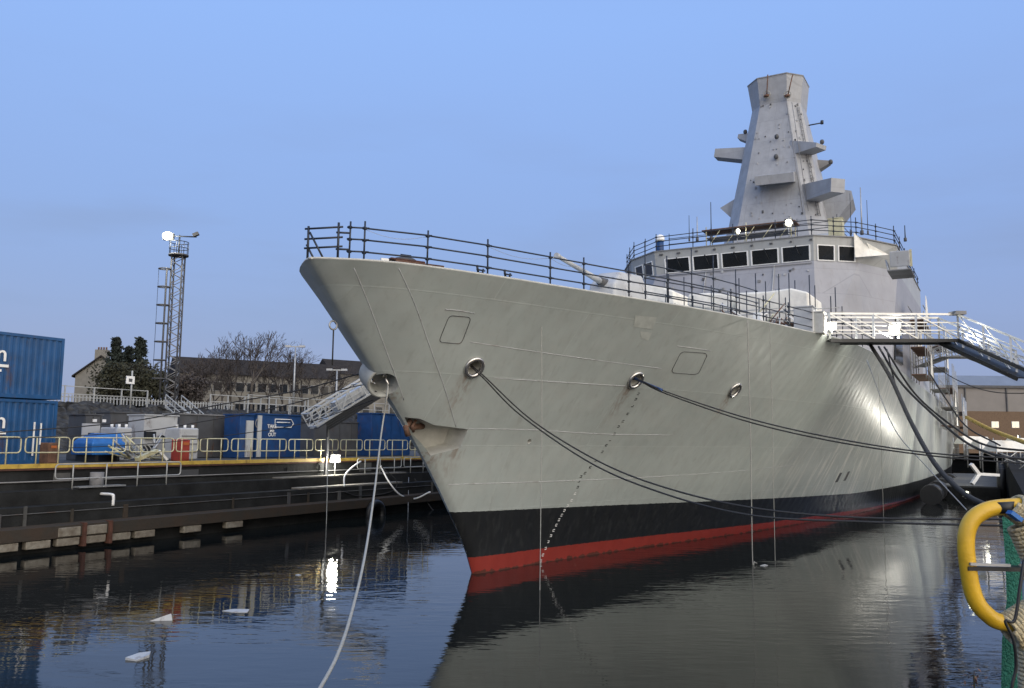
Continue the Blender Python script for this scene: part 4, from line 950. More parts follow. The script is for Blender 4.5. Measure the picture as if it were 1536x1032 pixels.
# white sheeted frames and lamps on the pontoon
for k, (u, v, Y, w) in enumerate(((1460, 668, 70, 2.4), (1490, 676, 60, 2.8), (1516, 680, 52, 2.6), (1534, 672, 64, 2.2))):
    p = atY(u, v, Y)
    lab = ['leftmost white sheeted stall on the far pontoon', 'second white sheeted stall on the far pontoon', 'third white sheeted stall on the far pontoon', 'white sheeted stall at the right picture edge'][k]
    r = thing('sheeted_frame', lab, 'sheeted frame', p - Z * .6, 'white sheeted frames on the pontoon')
    for sx in (-1, 1):
        for sy in (-1, 1): MB().tube(p + V(sx * w / 2, sy * .8, -1.2), p + V(sx * w / 2, sy * .8, .6), .04).build('post', M['galv'], r)
    MB().prism([p + V(-w / 2, -.85, .1), p + V(w / 2, -.85, .1), p + V(w / 2, .85, .1), p + V(-w / 2, .85, .1)], [p + V(-w * .42, -.3, .75), p + V(w * .42, -.3, .7), p + V(w * .42, .3, .7), p + V(-w * .42, .3, .75)]).build('sheet', M['canvas'], r)
    MB().tube(p + V(-w / 2, -.8, .1), p + V(w / 2, -.8, -.9), .03).tube(p + V(w / 2, -.8, .1), p + V(0, -.8, -.9), .03).build('brace', M['alu'], r)
# white Y shaped bracket
c = atY(1468, 711, 44)
r = thing('mooring_bracket', 'white Y shaped bracket sticking out over the dark pontoon', 'bracket', c)
MB().beam(c, c + V(1.1, .1, -.05), .12, .14).build('bar', M['white'], r)
for s in (1, -1): MB().beam(c, c + V(-.42, -.1, .5 * s), .16, .2, V(0, 1, 0)).build('arm', M['white'], r)

# ------------------------------------------------------------------ far right: brick building
ws = thing('brick_building', 'long brown brick building with grey cladding above and lit windows', 'building', W(190, 0, gz))
ya = 175.
def bp(u, v): return atY(u, v, ya)
x0, x1 = bp(1398, 600)[0], bp(1640, 600)[0]
zb_, z1_, z2_, z3_ = gz - .5, bp(1490, 617)[2], bp(1490, 582)[2], bp(1490, 562)[2]
def wbox(xa, xb, za, zb2, name, m, y0=ya, y1=ya + 30, par=None): return MB().box(((xa + xb) / 2, (y0 + y1) / 2, (za + zb2) / 2), (V(1, 0, 0), V(0, 1, 0), Z), (xb - xa, y1 - y0, zb2 - za)).build(name, M[m], par or ws)
wbox(x0, x1, zb_, z1_, 'wall', 'brick'); wbox(x0, x1, z1_ + .002, z2_, 'upper_wall', 'cladding', ya + .05)
wbox(x0 - .5, x1, z2_ + .002, z2_ + .5, 'gutter', 'darkgrey', ya - .4)
MB().prism([V(x0 - .5, ya - .4, z2_ + .502), V(x1, ya - .4, z2_ + .502), V(x1, ya + 30, z2_ + .502), V(x0 - .5, ya + 30, z2_ + .502)], [V(x0 - .5, ya + 3, z3_), V(x1, ya + 3, z3_), V(x1, ya + 28, z3_), V(x0 - .5, ya + 28, z3_)]).build('roof', M['roofblue'], ws)
for u in (1448, 1510, 1560): 
    q = bp(u, 600); wbox(q[0] - .12, q[0] + .12, z1_, z2_ - .01, 'downpipe', 'darkgrey', ya - .2, ya + .04)
for k in range(16): 
    q = bp(1420 + k * 12, 575); MB().box((q[0], ya + 1.3, z2_ + 1.3), (V(1, 0, 0), unit(V(0, 3.4, z3_ - z2_ - .5)), unit(V(0, -(z3_ - z2_ - .5), 3.4))), (.5, 1.6, .05)).build('rooflight', M['cladding'], ws)
for u in (1492.5, 1523, 1554):
    q = bp(u, 637); 
    w = MB().box((q[0], ya - .03, q[2]), (V(1, 0, 0), V(0, 1, 0), Z), (1.5, .1, 1.3)).build('window', M['white'], ws)
    for s in (-1, 1): MB().box((q[0] + s * .34, ya - .09, q[2]), (V(1, 0, 0), V(0, 1, 0), Z), (.56, .04, 1.1)).build('pane', M['litwin'], w)

# ------------------------------------------------------------------ left yard: containers
def container(label, c0, X, Y, lx, ly, hz, m='cblue', group=None):
    """corrugated box: c0 near base corner, X along the long side, Y inwards"""
    r = thing('shipping_container', label, 'container', c0, group)
    n = int(lx / .28); b = MB(); fr, bk = [], []
    f0, f1 = c0 + Z * .16, c0 + Z * (hz - .12)
    def wave(base, d, inn, L_, nn):
        out = []
        for i in range(nn):
            s = L_ * i / nn; w = L_ / nn
            for ds, dep in ((0, 0.), (.34, 0.), (.5, .045), (.84, .045)): out.append(base + d * (s + ds * w) + inn * dep)
        out.append(base + d * L_); return out
    def wall(base, d, inn, L_, nn):
        q = wave(base + d * .09 + inn * .02, d, inn, L_ - .18, nn); up = [p + Z * (hz - .28) for p in q]
        k = len(q); b.add(q + up, [[i, i + 1, k + i + 1, k + i] for i in range(k - 1)])
    wall(f0, X, Y, lx, n); wall(f0 + X * lx, Y, -X, ly, int(ly / .28)); wall(f0 + Y * ly, X, -Y, lx, n); wall(f0, Y, X, ly, int(ly / .28))
    b.build('side_panel', M[m], r)
    for i in (0, 1):
        for j in (0, 1):
            MB().box(c0 + X * (.05 if i == 0 else lx - .05) + Y * (.05 if j == 0 else ly - .05) + Z * hz / 2, (X, Y, Z), (.12, .12, hz)).build('corner_post', M[m], r)
    rail = MB()
    for zz, hh in ((.08, .16), (hz - .06, .12)):
        for j in (.04, ly - .04): rail.box(c0 + X * lx / 2 + Y * j + Z * zz, (X, Y, Z), (lx - .23, .08, hh))
        for i in (.04, lx - .04): rail.box(c0 + X * i + Y * ly / 2 + Z * zz, (X, Y, Z), (.08, ly - .23, hh))
    rail.build('frame_rail', M[m], r)
    MB().box(c0 + X * lx / 2 + Y * ly / 2 + Z * (hz - .03), (X, Y, Z), (lx - .2, ly - .2, .03)).build('roof', M[m], r)
    return r
cr = atz(80, 690, gz + .02); Lr, tr_, _ = LT(onT(84, 640, -19.6))
hc_ = 2.78
base = W(Lr - 12.2, -19.6, gz); hc_ = (onT(88, 507, -19.6)[2] - gz - .06) / 2
c1 = container('lower blue container at the left edge with rails in front of it', base, A, -P, 12.2, 2.44, hc_)
c2c = container('upper blue container of the stack at the left picture edge', base + Z * (hc_ + .06) + A * .12, A, -P, 12.2, 2.44, hc_)
for cont, (u, v), sz, tx in ((c2c, (13.5, 542), .92, 'rn'), (c1, (9.5, 642), .92, 'n')):
    o = onT(u, v, -19.6 + .03); w = .52 * sz * len(tx) if tx == 'n' else .98 * sz
    text_mesh(tx, sz, o - A * w + P * .0, A, Z, 'lettering', M['white'], cont)
    MB().box(o - A * .75 - Z * .2, (A, P, Z), (1.5, .012, .11)).build('underline', M['white'], cont)
o = onT(4, 556, -19.57); MB().box(o - A * .3, (A, P, Z), (.5, .012, .10)).build('underline', M['white'], c2c)
for u in (52, 62): 
    q = onT(u, 633, -19.57); MB().box(q - Z * (.5 if u > 55 else .7), (A, P, Z), (.05, .05, .9 if u > 55 else 1.4)).build('locking_bar', M['white'], c1)

# ---- yard plant behind the rail (t = -21 .. -27)
def yb(u, v, t): return LT(onT(u, v, t))
def shed(label, u0, u1, vt, t, depth, m, name='equipment_cabin', cat='cabin', ribs=True, doors=0, roofm=None):
    depth = min(depth, 1.3); L0 = yb(u0, 680, t)[0]; L1 = yb(u1, 680, t)[0]; zt = yb((u0 + u1) / 2, vt, t)[2]
    r = thing(name, label, cat, W((L0 + L1) / 2, t - depth / 2, gz))
    MB().box(W((L0 + L1) / 2, t - depth / 2, (gz + zt) / 2), (A, P, Z), (L1 - L0, depth, zt - gz)).build('body', M[m], r, bevel=.03)
    MB().box(W((L0 + L1) / 2, t - depth / 2, zt + .04), (A, P, Z), (L1 - L0 + .12, depth + .12, .07)).build('roof', M[roofm or m], r)
    if ribs:
        k = max(2, int((L1 - L0) / 1.1))
        for i in range(k + 1): MB().box(W(L0 + .05 + (L1 - L0 - .1) * i / k, t + .02, (gz + zt) / 2), (A, P, Z), (.07, .06, zt - gz - .1)).build('rib', M[m], r)
    for i in range(doors):
        MB().box(W(L0 + (L1 - L0) * (i + .5) / doors, t + .025, gz + (zt - gz) * .48), (A, P, Z), ((L1 - L0) / doors * .7, .05, (zt - gz) * .8)).build('door', M['midgrey'], r)
    return r, L0, L1, zt
r, L0, L1, zt = shed('dark grey plant cabin between the containers and the white tank', 124, 150, 623, -23, 2.4, 'darkgrey', doors=0)
MB().box(W(L1 - .6, -22.97, zt - .9), (A, P, Z), (.95, .06, 1.0)).build('control_panel', M['palegrey'], r); MB().box(W(L1 - .6, -22.92, zt - 1.0), (A, P, Z), (.3, .05, .3)).build('screen', M['black'], r)
for k in (0, 1): MB().box(W(L0 + .5 + k * .5, -22.97, zt - .25), (A, P, Z), (.2, .08, .14)).build('lamp', M['white'], r)
shed('long low dark container behind the blue tarpaulin', 162, 213, 620, -26, 2.4, 'darkgrey', 'storage_container', 'container')
r, L0, L1, zt = shed('white boxy generator with a hose loop in the yard', 214, 264, 624, -23, 2.4, 'palegrey', 'generator', 'generator', ribs=False, doors=0)
b = MB(); c = W(L0 + (L1 - L0) * .5, -22.93, zt - 1.5); torus(b, c, P, .33, .05, 20, 6, 1.4); b.build('hose_loop', M['black'], r)
MB().box(W(L0 + .3, -22.9, zt - 1.0), (A, P, Z), (.6, .2, .35)).build('exhaust', M['black'], r); MB().box(W(L0 + .3, -22.9, zt - 1.7), (A, P, Z), (.6, .2, .3)).build('exhaust', M['black'], r)
shed('grey ribbed container right of the white generator', 266, 344, 623, -24.5, 2.4, 'darkgrey', 'storage_container', 'container', roofm='midgrey')
def tank(label, u0, u1, vt, t):
    L0 = yb(u0, 680, t)[0]; L1 = yb(u1, 680, t)[0]; zt = yb((u0 + u1) / 2, vt, t)[2]
    r = thing('tank', label, 'tank', W((L0 + L1) / 2, t - .6, gz))
    MB().box(W((L0 + L1) / 2, t - .6, (gz + zt) / 2), (A, P, Z), (L1 - L0, 1.2, zt - gz)).build('body', M['palegrey'], r, bevel=.08)
    for k in (.08, .5, .92): MB().tube(W(L0 + (L1 - L0) * k, t - .4, zt - .02), W(L0 + (L1 - L0) * k, t - .4, zt + .16), .07, 10).build('lug', M['white'], r)
    for k in range(3): MB().box(W((L0 + L1) / 2, t + .015, gz + (zt - gz) * (.25 + .25 * k)), (A, P, Z), (L1 - L0 - .2, .04, .06)).build('band', M['midgrey'], r)
tank('pale square tank with three lugs behind the blue tarpaulin', 171, 197, 641, -21.5)
tank('pale square tank with three lugs behind the red cabinet', 269, 297, 642, -21.0)
# blue tarpaulin over a skip
L0, L1 = yb(138, 680, -20.8)[0], yb(187, 680, -20.8)[0]; zt = yb(160, 659, -20.8)[2]; zt2 = yb(160, 650, -20.8)[2]
r = thing('covered_skip', 'blue tarpaulin covered skip on the quay behind the rail', 'skip', W((L0 + L1) / 2, -21.6, gz))
MB().loft([[W(L0, -20.8, gz + .3), W(L1, -20.8, gz + .3), W(L1, -22.4, gz + .3), W(L0, -22.4, gz + .3)], [W(L0 - .05, -20.75, zt - .2), W(L1 + .05, -20.75, zt - .2), W(L1, -22.4, zt - .2), W(L0, -22.4, zt - .2)],
           [W(L0 + .1, -20.9, zt), W(L1 - .1, -20.9, zt - .05), W(L1 - .1, -22.2, zt), W(L0 + .1, -22.2, zt)], [W(L0 + .6, -21.1, zt2), W(L0 + 1.9, -21.1, zt2), W(L0 + 1.7, -22, zt2), W(L0 + .7, -22, zt2)]]).build('tarpaulin', M['bluetarp'], r, bevel=.05)
for k in (0, 1): MB().box(W(L0 + .3 + k * (L1 - L0 - .6), -21.6, gz + .15), (A, P, Z), (.15, 1.5, .3)).build('skid', M['black'], r)
# red cabinet, orange heap, barrow-like gear
def cab(label, u0, u1, vt, t, m, name, cat):
    L0 = yb(u0, 690, t)[0]; L1 = yb(u1, 690, t)[0]; zt = yb((u0 + u1) / 2, vt, t)[2]
    r = thing(name, label, cat, W((L0 + L1) / 2, t - .35, gz))
    MB().box(W((L0 + L1) / 2, t - .35, (gz + zt) / 2), (A, P, Z), (L1 - L0, .7, zt - gz)).build('case', M[m], r, bevel=.04)
    MB().box(W((L0 + L1) / 2, t + .012, gz + (zt - gz) * .5), (A, P, Z), ((L1 - L0) * .8, .03, (zt - gz) * .85)).build('door', M[m], r)
    MB().box(W((L0 + L1) / 2, t + .035, gz + (zt - gz) * .8), (A, P, Z), ((L1 - L0) * .6, .02, (zt - gz) * .12)).build('sign_plate', M['orange'], r)
cab('red cabinet standing at the quay edge rail', 270, 284, 659, -19.3, 'red', 'fire_cabinet', 'cabinet')
cab('small rusty red drum rack beside the blue containers', 72, 86, 664, -19.0, 'brown', 'drum_rack', 'rack')
random.seed(11)
r = thing('scaffold_heap', 'heap of grey tubes and yellow beams at the quay edge', 'scaffold heap', W(yb(215, 690, -19.4)[0], -19.4, gz))
L0 = yb(190, 690, -19.6)[0]; L1 = yb(250, 690, -19.6)[0]
for k in range(26):
    a = W(L0 + random.random() * (L1 - L0), -19.3 - random.random() * 1.2, gz + .05 + random.random() * .4); c = a + A * (random.random() * 2.4 - 1.2) + Z * random.random() * 1.3 + P * (random.random() - .5)
    MB().tube(a, c, .035 + random.random() * .02, 6).build('tube', M[random.choice(['galv', 'railyel', 'darkgrey', 'galv'])], r)
MB().beam(onT(205, 689, -19.0), onT(235, 676, -19.1), .25, .16).build('yellow_beam', M['railyel'], r); MB().beam(onT(238, 676, -19.1), onT(250, 690, -19.0), .2, .12).build('white_strut', M['white'], r)
b = MB()
for k in range(4): torus(b, onT(200 + k * 6, 676 + k, -19.6), unit(P + V(.1 * k, 0, .3)), .3 + .04 * k, .03, 18, 6)
b.build('hose_coil', M['paler'], r)
# blue cabins
r, L0, L1, zt = shed('blue cabin with white door panel, left of the blue pair', 358, 380, 623, -22.5, 2.4, 'cblue2', 'blue_cabin', 'cabin', ribs=False)
MB().box(W(L0 + (L1 - L0) * .62, -22.44, gz + (zt - gz) * .45), (A, P, Z), ((L1 - L0) * .45, .1, (zt - gz) * .86)).build('door', M['palegrey'], r)
r, L0, L1, zt = shed('blue workshop cabin with white lettering and pipe frame badge', 384, 450, 623, -22.3, 2.4, 'cblue2', 'blue_cabin', 'cabin', ribs=False)
MB().box(W(L0 + .15, -22.26, (gz + zt) / 2), (A, P, Z), (.3, .07, zt - gz - .1)).build('corner_panel', M['palegrey'], r)
for i, tx in enumerate(('TAKE', 'ME', 'OUT')):
    q = onT(408, 642 + i * 6.2, -22.27); text_mesh(tx, .30, q, A, Z, 'lettering', M['white'], r, align='CENTER')
q = onT(426, 635, -22.26); rr = [q + A * x + Z * z for x, z in ((-.75, .24), (.6, .24), (.82, 0), (.6, -.24), (-.75, -.24))]
MB().path(rr, .03, 6, closed=True).path([q - A * .6 + Z * .05, q + A * .5 + Z * .05], .03, 5).build('badge', M['white'], r)
q = onT(388, 635, -22.27); b = MB(); torus(b, q, P, .24, .03, 16, 6, 1.2); b.build('badge', M['midgrey'], r)
shed('blue container behind the tilted brow next to the bow', 556, 614, 622, -22.3, 2.4, 'cblue2', 'storage_container', 'container', ribs=True)
q = onT(578, 631, -22.22); b = MB(); b.path([q + A * x + Z * z for x, z in ((-.6, .2), (.6, .2), (.75, 0), (.6, -.2), (-.6, -.2))], .03, 6, closed=True)
shed('dark low store behind the brow', 470, 544, 634, -23.5, 2.2, 'darkgrey', 'storage_container', 'container')

# ---- yellow hoop rail panels along the quay edge
def rail_panel(L0, L1, t, z0, hgt, label, m='railyel', group='pale yellow rail panels along the quay edge', posts=2, low=.42, name='guard_rail'):
    r = thing(name, label, 'guard rail', W((L0 + L1) / 2, t, z0), group)
    q = [(L0, z0 + hgt * low), (L1, z0 + hgt * low), (L1, z0 + hgt), (L0, z0 + hgt)]
    rr = .17; out = []
    for i in range(4):
        a, c = V(*q[i]), V(*q[(i + 1) % 4]); p = V(*q[i - 1]); d1 = unit(p - a); d2 = unit(c - a)
        for k in range(6):
            tt = k / 5; x = a + d1 * rr * (1 - tt) ** 2 + d2 * rr * tt ** 2; out.append(W(x[0], t, x[1]))
    MB().path(out, .028, 7, closed=True).build('hoop', M[m], r)
    for k in range(posts):
        Lp = L0 + (L1 - L0) * (k + .5) / posts if posts > 1 else (L0 + L1) / 2
        MB().tube(W(Lp, t, z0), W(Lp, t, z0 + hgt - .02), .028, 7).build('post', M[m], r)
    return r
where = ['at the left picture edge', 'in front of the lower blue container', 'in front of the rusty drum rack', 'in front of the blue tarpaulin', 'left of the scaffold heap', 'behind the red cabinet', 'just right of the red cabinet', 'in front of the grey ribbed container', 'left of the first blue cabin', 'in front of the white door of the blue cabin', 'in front of the blue cabin lettering', 'right of the blue lettered cabin', 'under the low end of the brow', 'under the middle of the brow', 'by the quay floodlight', 'in front of the blue container by the bow', 'nearest the bow stem']
ed = [(-60, 33), (36, 106), (107, 190), (193, 262), (263, 298), (299, 343), (346, 387), (389, 430), (432, 470), (472, 508), (510, 544), (546, 578), (580, 612), (614, 646)]
lab = ['at the left picture edge before the container', 'in front of the lower blue container and drum rack', 'in front of the blue tarpaulin', 'beside the scaffold heap', 'in front of the red cabinet', 'in front of the grey ribbed container', 'in front of the first blue cabin door', 'in front of the blue cabin lettering', 'right of the blue lettered cabin', 'under the low end of the tilted brow', 'just right of the quay floodlight', 'in front of the blue container by the bow', 'nearest to the bow stem', 'partly behind the bow stem']
for (u0, u1), lb in zip(ed, lab):
    rail_panel(yb(u0, 670, -18.62)[0] + .05, yb(u1, 670, -18.62)[0] - .05, -18.62, gz + .03, 1.08, 'pale yellow rail panel ' + lb)
for k, (u0, u1) in enumerate(((652, 690), (692, 730))):
    pass
# the white rail on the ledge below
L0, L1 = yb(80, 720, -17.75)[0], yb(268, 720, -17.75)[0]
rail_panel(L0, L1, -17.65, 2.3, 1.02, 'long white hoop rail on the dark ledge below the yellow edge', 'railgal', None, 4, .42)
rail_panel(yb(534, 700, -17.75)[0], yb(600, 700, -17.75)[0], -17.65, 2.3, 1.0, 'white hoop rail on the ledge right of the floodlight', 'railgal', None, 3, .4)
rail_panel(yb(604, 700, -17.75)[0], yb(660, 700, -17.75)[0], -17.65, 2.3, 1.0, 'white hoop rail on the ledge behind the bow stem', 'railgal', None, 3, .4)
# bent pipe and small pump on the ledge
p = W(yb(160, 735, -17.2)[0], -17.15, 1.75)
r = thing('pump', 'small grey pump with a bent white pipe on the ledge', 'pump', p)
MB().tube(p - Z * .05 - P * .75 + Z * .6, p - P * .75 + Z * 1.2, .28, 12).build('motor', M['midgrey'], r); MB().box(p - P * .55 + Z * .62, (A, P, Z), (2.2, .5, .06)).build('tray', M['galv'], r)
MB().path(spline([p - P * .5 + Z * .3, p + P * .3 + Z * .3, p + P * .42 + Z * .2, p + P * .42 - Z * .15], 6), .06, 8).build('outlet_pipe', M['white'], r)
# hoses by the bow
rope('white hose loop hanging from the ledge beside the bow', [onT(571, 699, -17.5), onT(583, 722, -16.8), onT(600, 742, -16.4), onT(622, 748, -16.3), onT(645, 738, -14)], .05, 'white', 'hose', 'hose')
rope('short white hose bending over the ledge by the floodlight', [onT(541, 692, -17.4), onT(527, 702, -17.0), onT(517, 714, -16.9), onT(516, 730, -16.7)], .05, 'white', 'hose', 'hose')
rope('black hose drooping below the white hose loop', [onT(572, 700, -17.3), onT(595, 722, -16.8), onT(585, 738, -16.7), onT(540, 744, -16.7), onT(518, 738, -16.7)], .03, 'rope', 'hose', 'hose')
rope('dark hose near the stem running to the water', [onT(622, 718, -17.3), onT(640, 752, -16.6), onT(655, 770, -15.5), onT(668, 772, -14)], .03, 'rope', 'hose', 'hose')
rope('straight pale rope from the quay floodlight down to the water', [onT(491, 650, -18.3), onT(491, 720, -16.2), onT(490, 770, -15.6), onT(488, 836, -15)], .022, 'paler', 'hanging_rope')
rope('thin grey rope hanging to the water left of the stem', [onT(613, 716, -17.2), onT(612, 770, -16), onT(611, 828, -14.8)], .016, 'galv', 'hanging_rope')
# rubber tyre hung on the wall, half in the water
q = onT(617, 822, -13.5)
p = W(LT(q)[0], -16.1, .15); b = MB(); torus(b, p, unit(P), .62, .2, 24, 10); b.build('tyre_fender', M['black'], label='black tyre fender hanging on the dock wall by the bow', cat='tyre')

# ------------------------------------------------------------------ embankment, fence, stairs
random.seed(21)
b = MB(); NL, NT = 330, 18; vs = []
for i in range(NL + 1):
    L_ = -20 + i * .42
    for j in range(NT + 1):
        f = j / NT; t = -38.0 - 7.5 * f; z = gz - .1 + 3.8 * f ** .9; d = 0 if j in (0,) else .22
        vs.append(W(L_ + random.uniform(-.3, .3), t + random.uniform(-d, d), z + random.uniform(-d, d)))
fs = [[i * (NT + 1) + j, (i + 1) * (NT + 1) + j, (i + 1) * (NT + 1) + j + 1, i * (NT + 1) + j + 1] for i in range(NL) for j in range(NT)]
b.add(vs, fs); b.build('embankment', M['rubble'], origin=(0, 0, 0), kind='structure')
zt_ = gz + 3.7
b = MB(); b.add([W(-120, -45.4, zt_ - .05), W(400, -45.4, zt_ - .05), W(400, -400, zt_ + 1), W(-120, -400, zt_ + 1)], [[0, 1, 2, 3]]); b.build('upper_ground', M['ground'], origin=(0, 0, 0), kind='structure')
def post_fence(label, t, z0, La, Lb, step, hgt, m='railgal', low=(.5,)):
    r = thing('post_and_rail_fence', label, 'fence', W((La + Lb) / 2, t, z0))
    n = int((Lb - La) / step)
    for k in range(n + 1): MB().beam(W(La + k * step, t, z0 - .2), W(La + k * step, t, z0 + hgt), .09, .09, A).build('post', M[m], r)
    for h in (hgt - .05,) + tuple(hgt * x for x in low): MB().beam(W(La, t, z0 + h), W(La + n * step, t, z0 + h), .05, .06).build('rail', M[m], r)
Lf0 = yb(92, 590, -45)[0]
post_fence('pale fence on top of the rubble bank left of the light tower', -45.2, zt_, Lf0 - 2, yb(238, 590, -45)[0], 2.4, 1.25)
post_fence('pale fence on top of the bank right of the stairs', -45.2, zt_, yb(318, 600, -45)[0], yb(470, 600, -45)[0], 2.0, 1.3)
post_fence('white rail fence behind the tilted brow', -43.5, zt_ - .2, yb(372, 606, -43.5)[0], yb(600, 606, -43.5)[0], 2.6, 1.6, 'railgal', (.5,))
r = thing('picket_fence', 'low pale picket fence behind the pale rail by the house', 'fence', W(Lf0, -46.5, zt_))
for k in range(60): MB().box(W(Lf0 + k * .3, -46.4, zt_ + .3), (A, P, Z), (.1, .04, .62)).build('picket', M['railgal'], r)
MB().box(W(Lf0 + 9, -46.43, zt_ + .45), (A, P, Z), (18, .03, .07)).build('rail', M['railgal'], r)
# stairs down the bank
st = thing('stairway', 'pale metal stairs with handrails down the rubble bank', 'stairs', W(yb(285, 610, -41)[0], -41, gz))
sa, sb = yb(255, 590, -44.5), yb(318, 622, -38.5)
for s in (0, 1.6):
    a, c = W(sa[0] + s, -45, zt_), W(sb[0] + s, -38.2, gz + .3)
    MB().beam(a, c, .08, .2).build('stringer', M['railgal'], st)
    for h in (1.0, .55): MB().beam(a + Z * h, c + Z * h, .06, .06).build('handrail', M['railgal'], st)
    for k in range(6): p = a + (c - a) * k / 5; MB().beam(p, p + Z * 1.0, .06, .06, A).build('post', M['railgal'], st)
for k in range(14):
    a, c = W(sa[0] + .8, -45, zt_), W(sb[0] + .8, -38.2, gz + .3); p = a + (c - a) * k / 14; MB().box(p, (A, P, Z), (1.5, .26, .04)).build('tread', M['galv'], st)
# sign on the bank
p = W(yb(196, 600, -44.6)[0], -44.6, zt_); zt2 = onT(196, 556, -44.6)[2]
r = thing('sign', 'white square notice board on a post on the bank', 'sign', p)
MB().tube(p - Z * .3, V(p[0], p[1], zt2), .07, 8).build('post', M['railgal'], r)
c = onT(195.5, 570, -44.5); MB().box(c, (A, P, Z), (.75, .06, .62)).build('board', M['white'], r); MB().box(c + P * .035 - Z * .02, (A, P, Z), (.32, .01, .26)).build('symbol', M['darkgrey'], r)

# ------------------------------------------------------------------ light tower
tp_ = W(yb(246, 600, -47)[0], -47, zt_); ztop = onT(258, 384, -47)[2]
lt = thing('light_tower', 'tall lattice light tower with caged ladder and lit lamps on top', 'light tower', tp_)
X, Y = unit(V(1, .12, 0)), unit(V(-.12, 1, 0))
tl = V(.035, 0, 1); hh = ztop - zt_
def tw(x, y, z): return tp_ + X * (x + .035 * 0 * z) + Y * y + Z * z
xr = .55
lat = MB()
for sx in (xr - .45, xr + .45):
    for sy in (-.45, .45): lat.tube(tw(sx, sy, 0), tw(sx * 1.0, sy, hh), .07, 6)
lat.build('legs', M['darkgrey'], lt)
lat = MB(); n = 26
for k in range(n):
    z0, z1 = hh * k / n, hh * (k + 1) / n
    for sy in (-.45, .45): lat.tube(tw(xr - .45, sy, z0 if k % 2 else z1), tw(xr + .45, sy, z1 if k % 2 else z0), .035, 5)
    for sx in (-.45, .45): lat.tube(tw(xr + sx, -.45, z0 if k % 2 else z1), tw(xr + sx, .45, z1 if k % 2 else z0), .035, 5)
lat.build('lattice', M['midgrey'], lt)
lad = MB(); lad.tube(tw(-.25, -.45, 0), tw(-.25, -.45, hh - 1.2), .08, 6)
lad.build('ladder', M['darkgrey'], lt)
for k in range(7):
    z = hh - 1.3 - k * hh * .12
    b = MB(); b.path([tw(-.35 + .5 * math.cos(a), -.7 + .4 * math.sin(a), z) for a in np.linspace(0, 2 * math.pi, 14)[:-1]], .06, 6, closed=True); b.build('cage_hoop', M['darkgrey'], lt)
b = MB()
for k in range(1): a = math.pi * 1.0; b.tube(tw(-.85, -.7, hh * .25), tw(-.85, -.7, hh - 1.3), .02, 5)
b.build('cage_strip', M['darktube'], lt)
MB().tube(tw(xr, 0, hh), tw(xr, 0, hh + .14), .85, 16).build('platform', M['darkgrey'], lt)
b = MB()
for h in (.55, 1.1): b.path([tw(xr + .8 * math.cos(a), .8 * math.sin(a), hh + .14 + h) for a in np.linspace(0, 2 * math.pi, 17)[:-1]], .035, 6, closed=True)
for k in range(8): a = k * math.pi / 4; b.tube(tw(xr + .8 * math.cos(a), .8 * math.sin(a), hh + .14), tw(xr + .8 * math.cos(a), .8 * math.sin(a), hh + 1.24), .03, 5)
b.tube(tw(xr, 0, hh), tw(xr, 0, hh + 1.9), .08); b.tube(tw(xr - 1.3, -.2, hh + 1.75), tw(xr + 1.5, -.2, hh + 1.75), .06)
b.build('platform_rail', M['darktube'], lt)
MB().box(tw(xr + 1.45, -.3, hh + 1.95), (unit(X + Z * .5), Y, unit(Z - X * .5)), (.5, .4, .28)).build('lamp_head', M['darkgrey'], lt)
lm = MB().box(tw(xr - .9, -.1, hh + 1.7), (X, Y, Z), (.9, .4, .6)).build('lamp_head', M['darkgrey'], lt)
MB().ball(tw(xr - .9, -.45, hh + 1.7), .45, (1, .6, .8), 14).build('lamp_lens', M['lamp'], lm)
point_light('tower_lamp', tw(xr - .9, -1.2, hh + 1.7), 900, rad=.4)

# ------------------------------------------------------------------ houses beyond the bank
hz = zt_ + .3
yh = 108.
def hp(u, v, Y=yh): return atY(u, v, Y)
apex = hp(152, 536); eL = hp(113, 563); eR = V(2 * apex[0] - eL[0], yh + .0, eL[2])
bk = V(-3.4, 13, 0)                                   # ridge runs away to the left
hs = thing('house', 'grey gabled house with two chimneys behind the rail fence', 'house', V(apex[0], yh, hz))
g = [V(eL[0], yh, hz - .5), V(eR[0], yh, hz - .5), V(eR[0], yh, eL[2]), V(apex[0], yh, apex[2]), V(eL[0], yh, eL[2])]
MB().prism(g, [q + bk for q in g]).build('wall', M['harl'], hs)
for s_ in (0, 1):
    e = g[4] if s_ == 0 else g[2]; ap_ = g[3]; out = unit(e - ap_) * .5; fo = -unit(bk) * .3
    q = [ap_ + fo + Z * .06, e + out + fo + Z * .06, e + out + bk - fo + Z * .06, ap_ + bk - fo + Z * .06]
    MB().prism(q, [x + Z * .22 for x in q]).build('roof', M['slate'], hs)
for f, s in ((.0, 1.0), (.78, 1.0)):
    c = apex + bk * f + unit(bk) * .5
    ch = MB().box(c + Z * .25, (V(1, 0, 0), V(0, 1, 0), Z), (1.5, .9, 1.5)).build('chimney', M['harl'], hs)
    for k in range(4): MB().tube(c + V(-.5 + k * .33, 0, 1.0), c + V(-.5 + k * .33, 0, 1.35), .11, 8).build('chimney_pot', M['brown'], ch)
nl = unit(np.cross(bk, Z)); nl = nl if nl[0] < 0 else -nl
for k in range(3):
    for zz in (hz + 1.3, hz + 3.9):
        c = V(eL[0], yh, zz) + bk * (.18 + .3 * k) + nl * .02
        w = MB().box(c, (unit(bk), nl, Z), (1.3, .1, 1.5)).build('window', M['white'], hs); MB().box(c + nl * .06, (unit(bk), nl, Z), (1.05, .03, 1.25)).build('pane', M['glass'], w)
